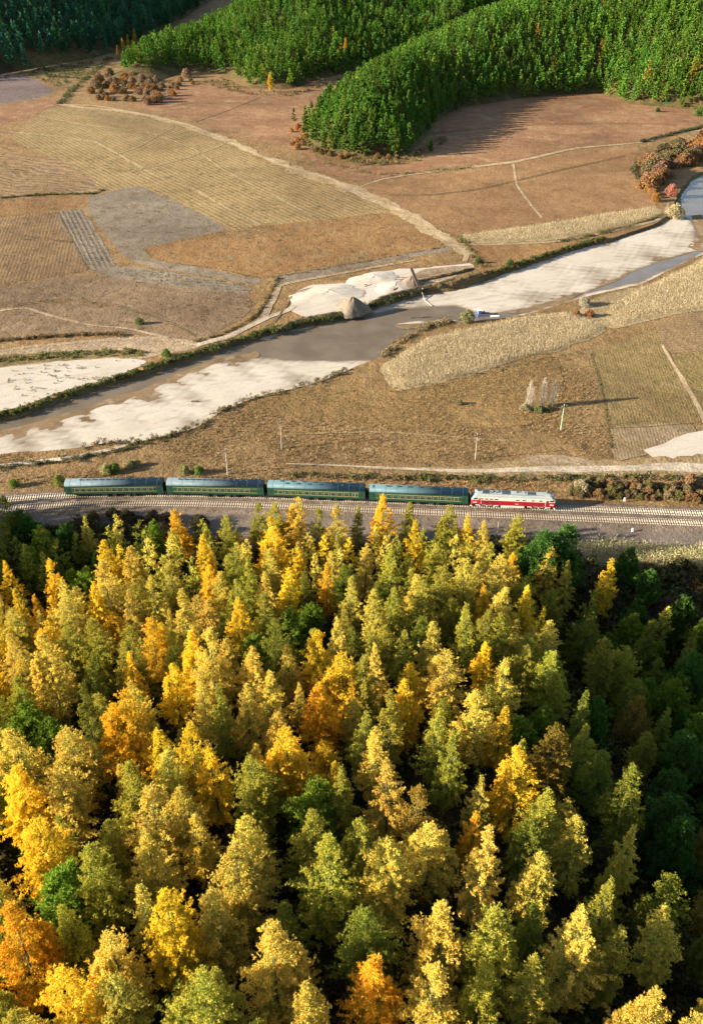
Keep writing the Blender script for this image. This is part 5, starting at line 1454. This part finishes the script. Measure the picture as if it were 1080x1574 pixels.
X, Y = area_points(VERGE, 1.6, 7); scatter('dry_grass', TUFTS, X, Y, .0, .7, 1.6, [(.33, .19, .08), (.28, .18, .08), (.40, .27, .13), (.22, .16, .07)])
BNK = [(440, 726), (560, 729), (700, 733), (840, 731), (980, 729), (1100, 732), (1100, 740), (980, 738), (840, 741), (700, 743), (560, 738), (440, 735)]
X, Y = area_points(BNK, .55, 8); scatter('scrub', WEEDS, X, Y, .0, .6, 1.5, [(.17, .15, .06), (.14, .13, .06), (.24, .17, .08), (.11, .12, .04)], 'leaf_tint')
# line of weeds and low scrub along the banks
def along(px, w, dens, seed, z=0.0):
    r = np.random.default_rng(seed); c = np.array(outline(px, z, .5, 0, False))
    i = r.integers(0, len(c), int(len(c) * dens)); o = r.normal(0, w, (len(i), 2)); p = c[i] + o
    return p[:, 0], p[:, 1]
GREENB = [(.07, .10, .03), (.11, .13, .04), (.05, .08, .03), (.14, .12, .05)]
for pts, w, dn, sd, pal, s0, s1 in [
    (NB[0:11], .8, 2.2, 1, GREENB, .4, 1.35), ([(420, 511), (470, 494), (528, 483)], .8, 3, 2, GREENB, .6, 1.4),
    ([(570, 470), (645, 447), (750, 421), (790, 409), (850, 389), (925, 367)], .8, 2.0, 3, [(.08, .10, .04), (.16, .12, .05), (.07, .09, .03)], .6, 1.6),
    (SB[3:12], 1.0, 1.1, 4, [(.17, .13, .06), (.22, .16, .08), (.13, .11, .05)], .5, 1.2),
    (SB[12:16], 1.2, 1.8, 14, [(.26, .19, .10), (.20, .15, .08)], .6, 1.4),
    ([(0, 524), (60, 519), (110, 516), (150, 514), (190, 516)], .8, 1.6, 5, [(.16, .12, .06), (.20, .13, .06)], .5, 1.3),
    ([(-20, 556), (60, 549), (130, 544), (200, 542), (218, 544)], 1.4, 1.8, 6, [(.17, .15, .06), (.20, .16, .07), (.12, .14, .04)], .5, 1.2),
    ([(300, 526), (345, 512), (392, 486), (410, 460), (428, 428)], .5, 1.6, 7, [(.20, .15, .07), (.24, .17, .08)], .4, 1.0),
    ([(0, 720), (60, 713), (120, 705), (200, 688), (270, 668), (282, 660)], .8, 1.3, 8, [(.10, .10, .05), (.15, .13, .06)], .5, 1.1),
    ([(500, 250), (580, 268), (680, 262), (720, 258)], 1.2, .7, 9, [(.26, .19, .09), (.20, .16, .07)], .5, 1.3),
    ([(0, 305), (60, 300), (140, 298), (160, 292)], .6, 1.4, 10, [(.09, .11, .04), (.15, .12, .05)], .5, 1.2),
    ([(92, 160), (110, 140), (130, 122), (150, 104), (170, 90)], 1.5, .8, 11, [(.14, .15, .05), (.10, .11, .05)], .8, 2.0),
    ([(704, 364), (720, 384), (745, 410)], 1.0, 1.0, 12, [(.22, .16, .07), (.14, .13, .05)], .5, 1.3),
    ([(860, 372), (930, 357), (1004, 336), (1018, 330)], .7, 1.1, 15, [(.12, .12, .05), (.16, .13, .06)], .5, 1.1),
    ([(980, 252), (972, 262), (985, 280)], .7, 1.4, 16, [(.07, .08, .04), (.12, .10, .05)], .8, 1.6),
    ([(985, 218), (1030, 207), (1060, 200), (1100, 190)], .8, 1.4, 17, [(.07, .08, .04), (.12, .10, .05)], .8, 1.8),
    ([(908, 545), (922, 590), (930, 630), (940, 690)], .3, 1.2, 18, [(.13, .14, .05), (.18, .15, .07)], .2, .45),
    ([(596, 600), (650, 598), (730, 578), (858, 548), (900, 538)], 1.2, .5, 19, [(.14, .15, .06), (.22, .17, .08)], .3, .8),
    ([(420, 426), (560, 402), (680, 380)], .4, .8, 20, [(.20, .15, .07), (.28, .2, .1)], .3, .7)]:
    X, Y = along(pts, w, dn, sd); scatter('scrub', WEEDS, X, Y, .0, s0, s1, pal, 'leaf_tint')
# tufts on the far meadows, sparse tufts on the sand flat, green patches in the ridged field
FARM = [(-40, 210), (560, 300), (720, 400), (430, 440), (380, 500), (-40, 530)]
X, Y = area_points(FARM, .035, 21); scatter('scrub', WEEDS, X, Y, .1, .25, .7, [(.22, .15, .07), (.18, .14, .06)], 'leaf_tint')
FLAT = [(0, 575), (60, 562), (130, 556), (210, 553), (190, 574), (100, 600), (30, 625)]
X, Y = area_points(FLAT, .09, 22); scatter('scrub', WEEDS, X, Y, .1, .25, .8, [(.17, .17, .06), (.24, .18, .09)], 'leaf_tint')
X, Y = area_points([(170, 412), (250, 418), (330, 428), (385, 442), (375, 452), (280, 438), (190, 428)], 0, 23, rows=(R(-8), 3.0, 3.2)); scatter('scrub', WEEDS, X, Y, .1, .4, .7, [(.10, .12, .04), (.08, .10, .04)], 'leaf_tint')
X, Y = area_points([(95, 330), (122, 326), (170, 402), (142, 410)], 0, 24, rows=(R(112), 2.1, 1.6)); m = gr.uniform(size=len(X)) < .6; scatter('scrub', WEEDS, X[m], Y[m], .1, .3, .55, [(.10, .09, .05), (.08, .08, .04)], 'leaf_tint')
# low brush at the foot of the far woods
for poly, dn, sd, pal in [([(455, 205), (480, 234), (560, 256), (640, 250), (690, 215), (680, 210), (630, 240), (550, 246), (484, 226)], .10, 25, [(.22, .16, .07), (.16, .14, .06)]),
                          ([(300, 128), (345, 122), (385, 140), (450, 142), (520, 122), (548, 112), (540, 118), (500, 132), (450, 148), (380, 146)], .05, 26, [(.22, .15, .07), (.14, .12, .05)]),
                          ([(40, 118), (60, 104), (110, 100), (150, 92), (120, 124), (90, 134)], .06, 27, [(.10, .12, .05), (.08, .10, .04)])]:
    X, Y = area_points(poly, dn, sd); scatter('scrub', WEEDS, X, Y, .1, .8, 2.2, pal, 'leaf_tint')
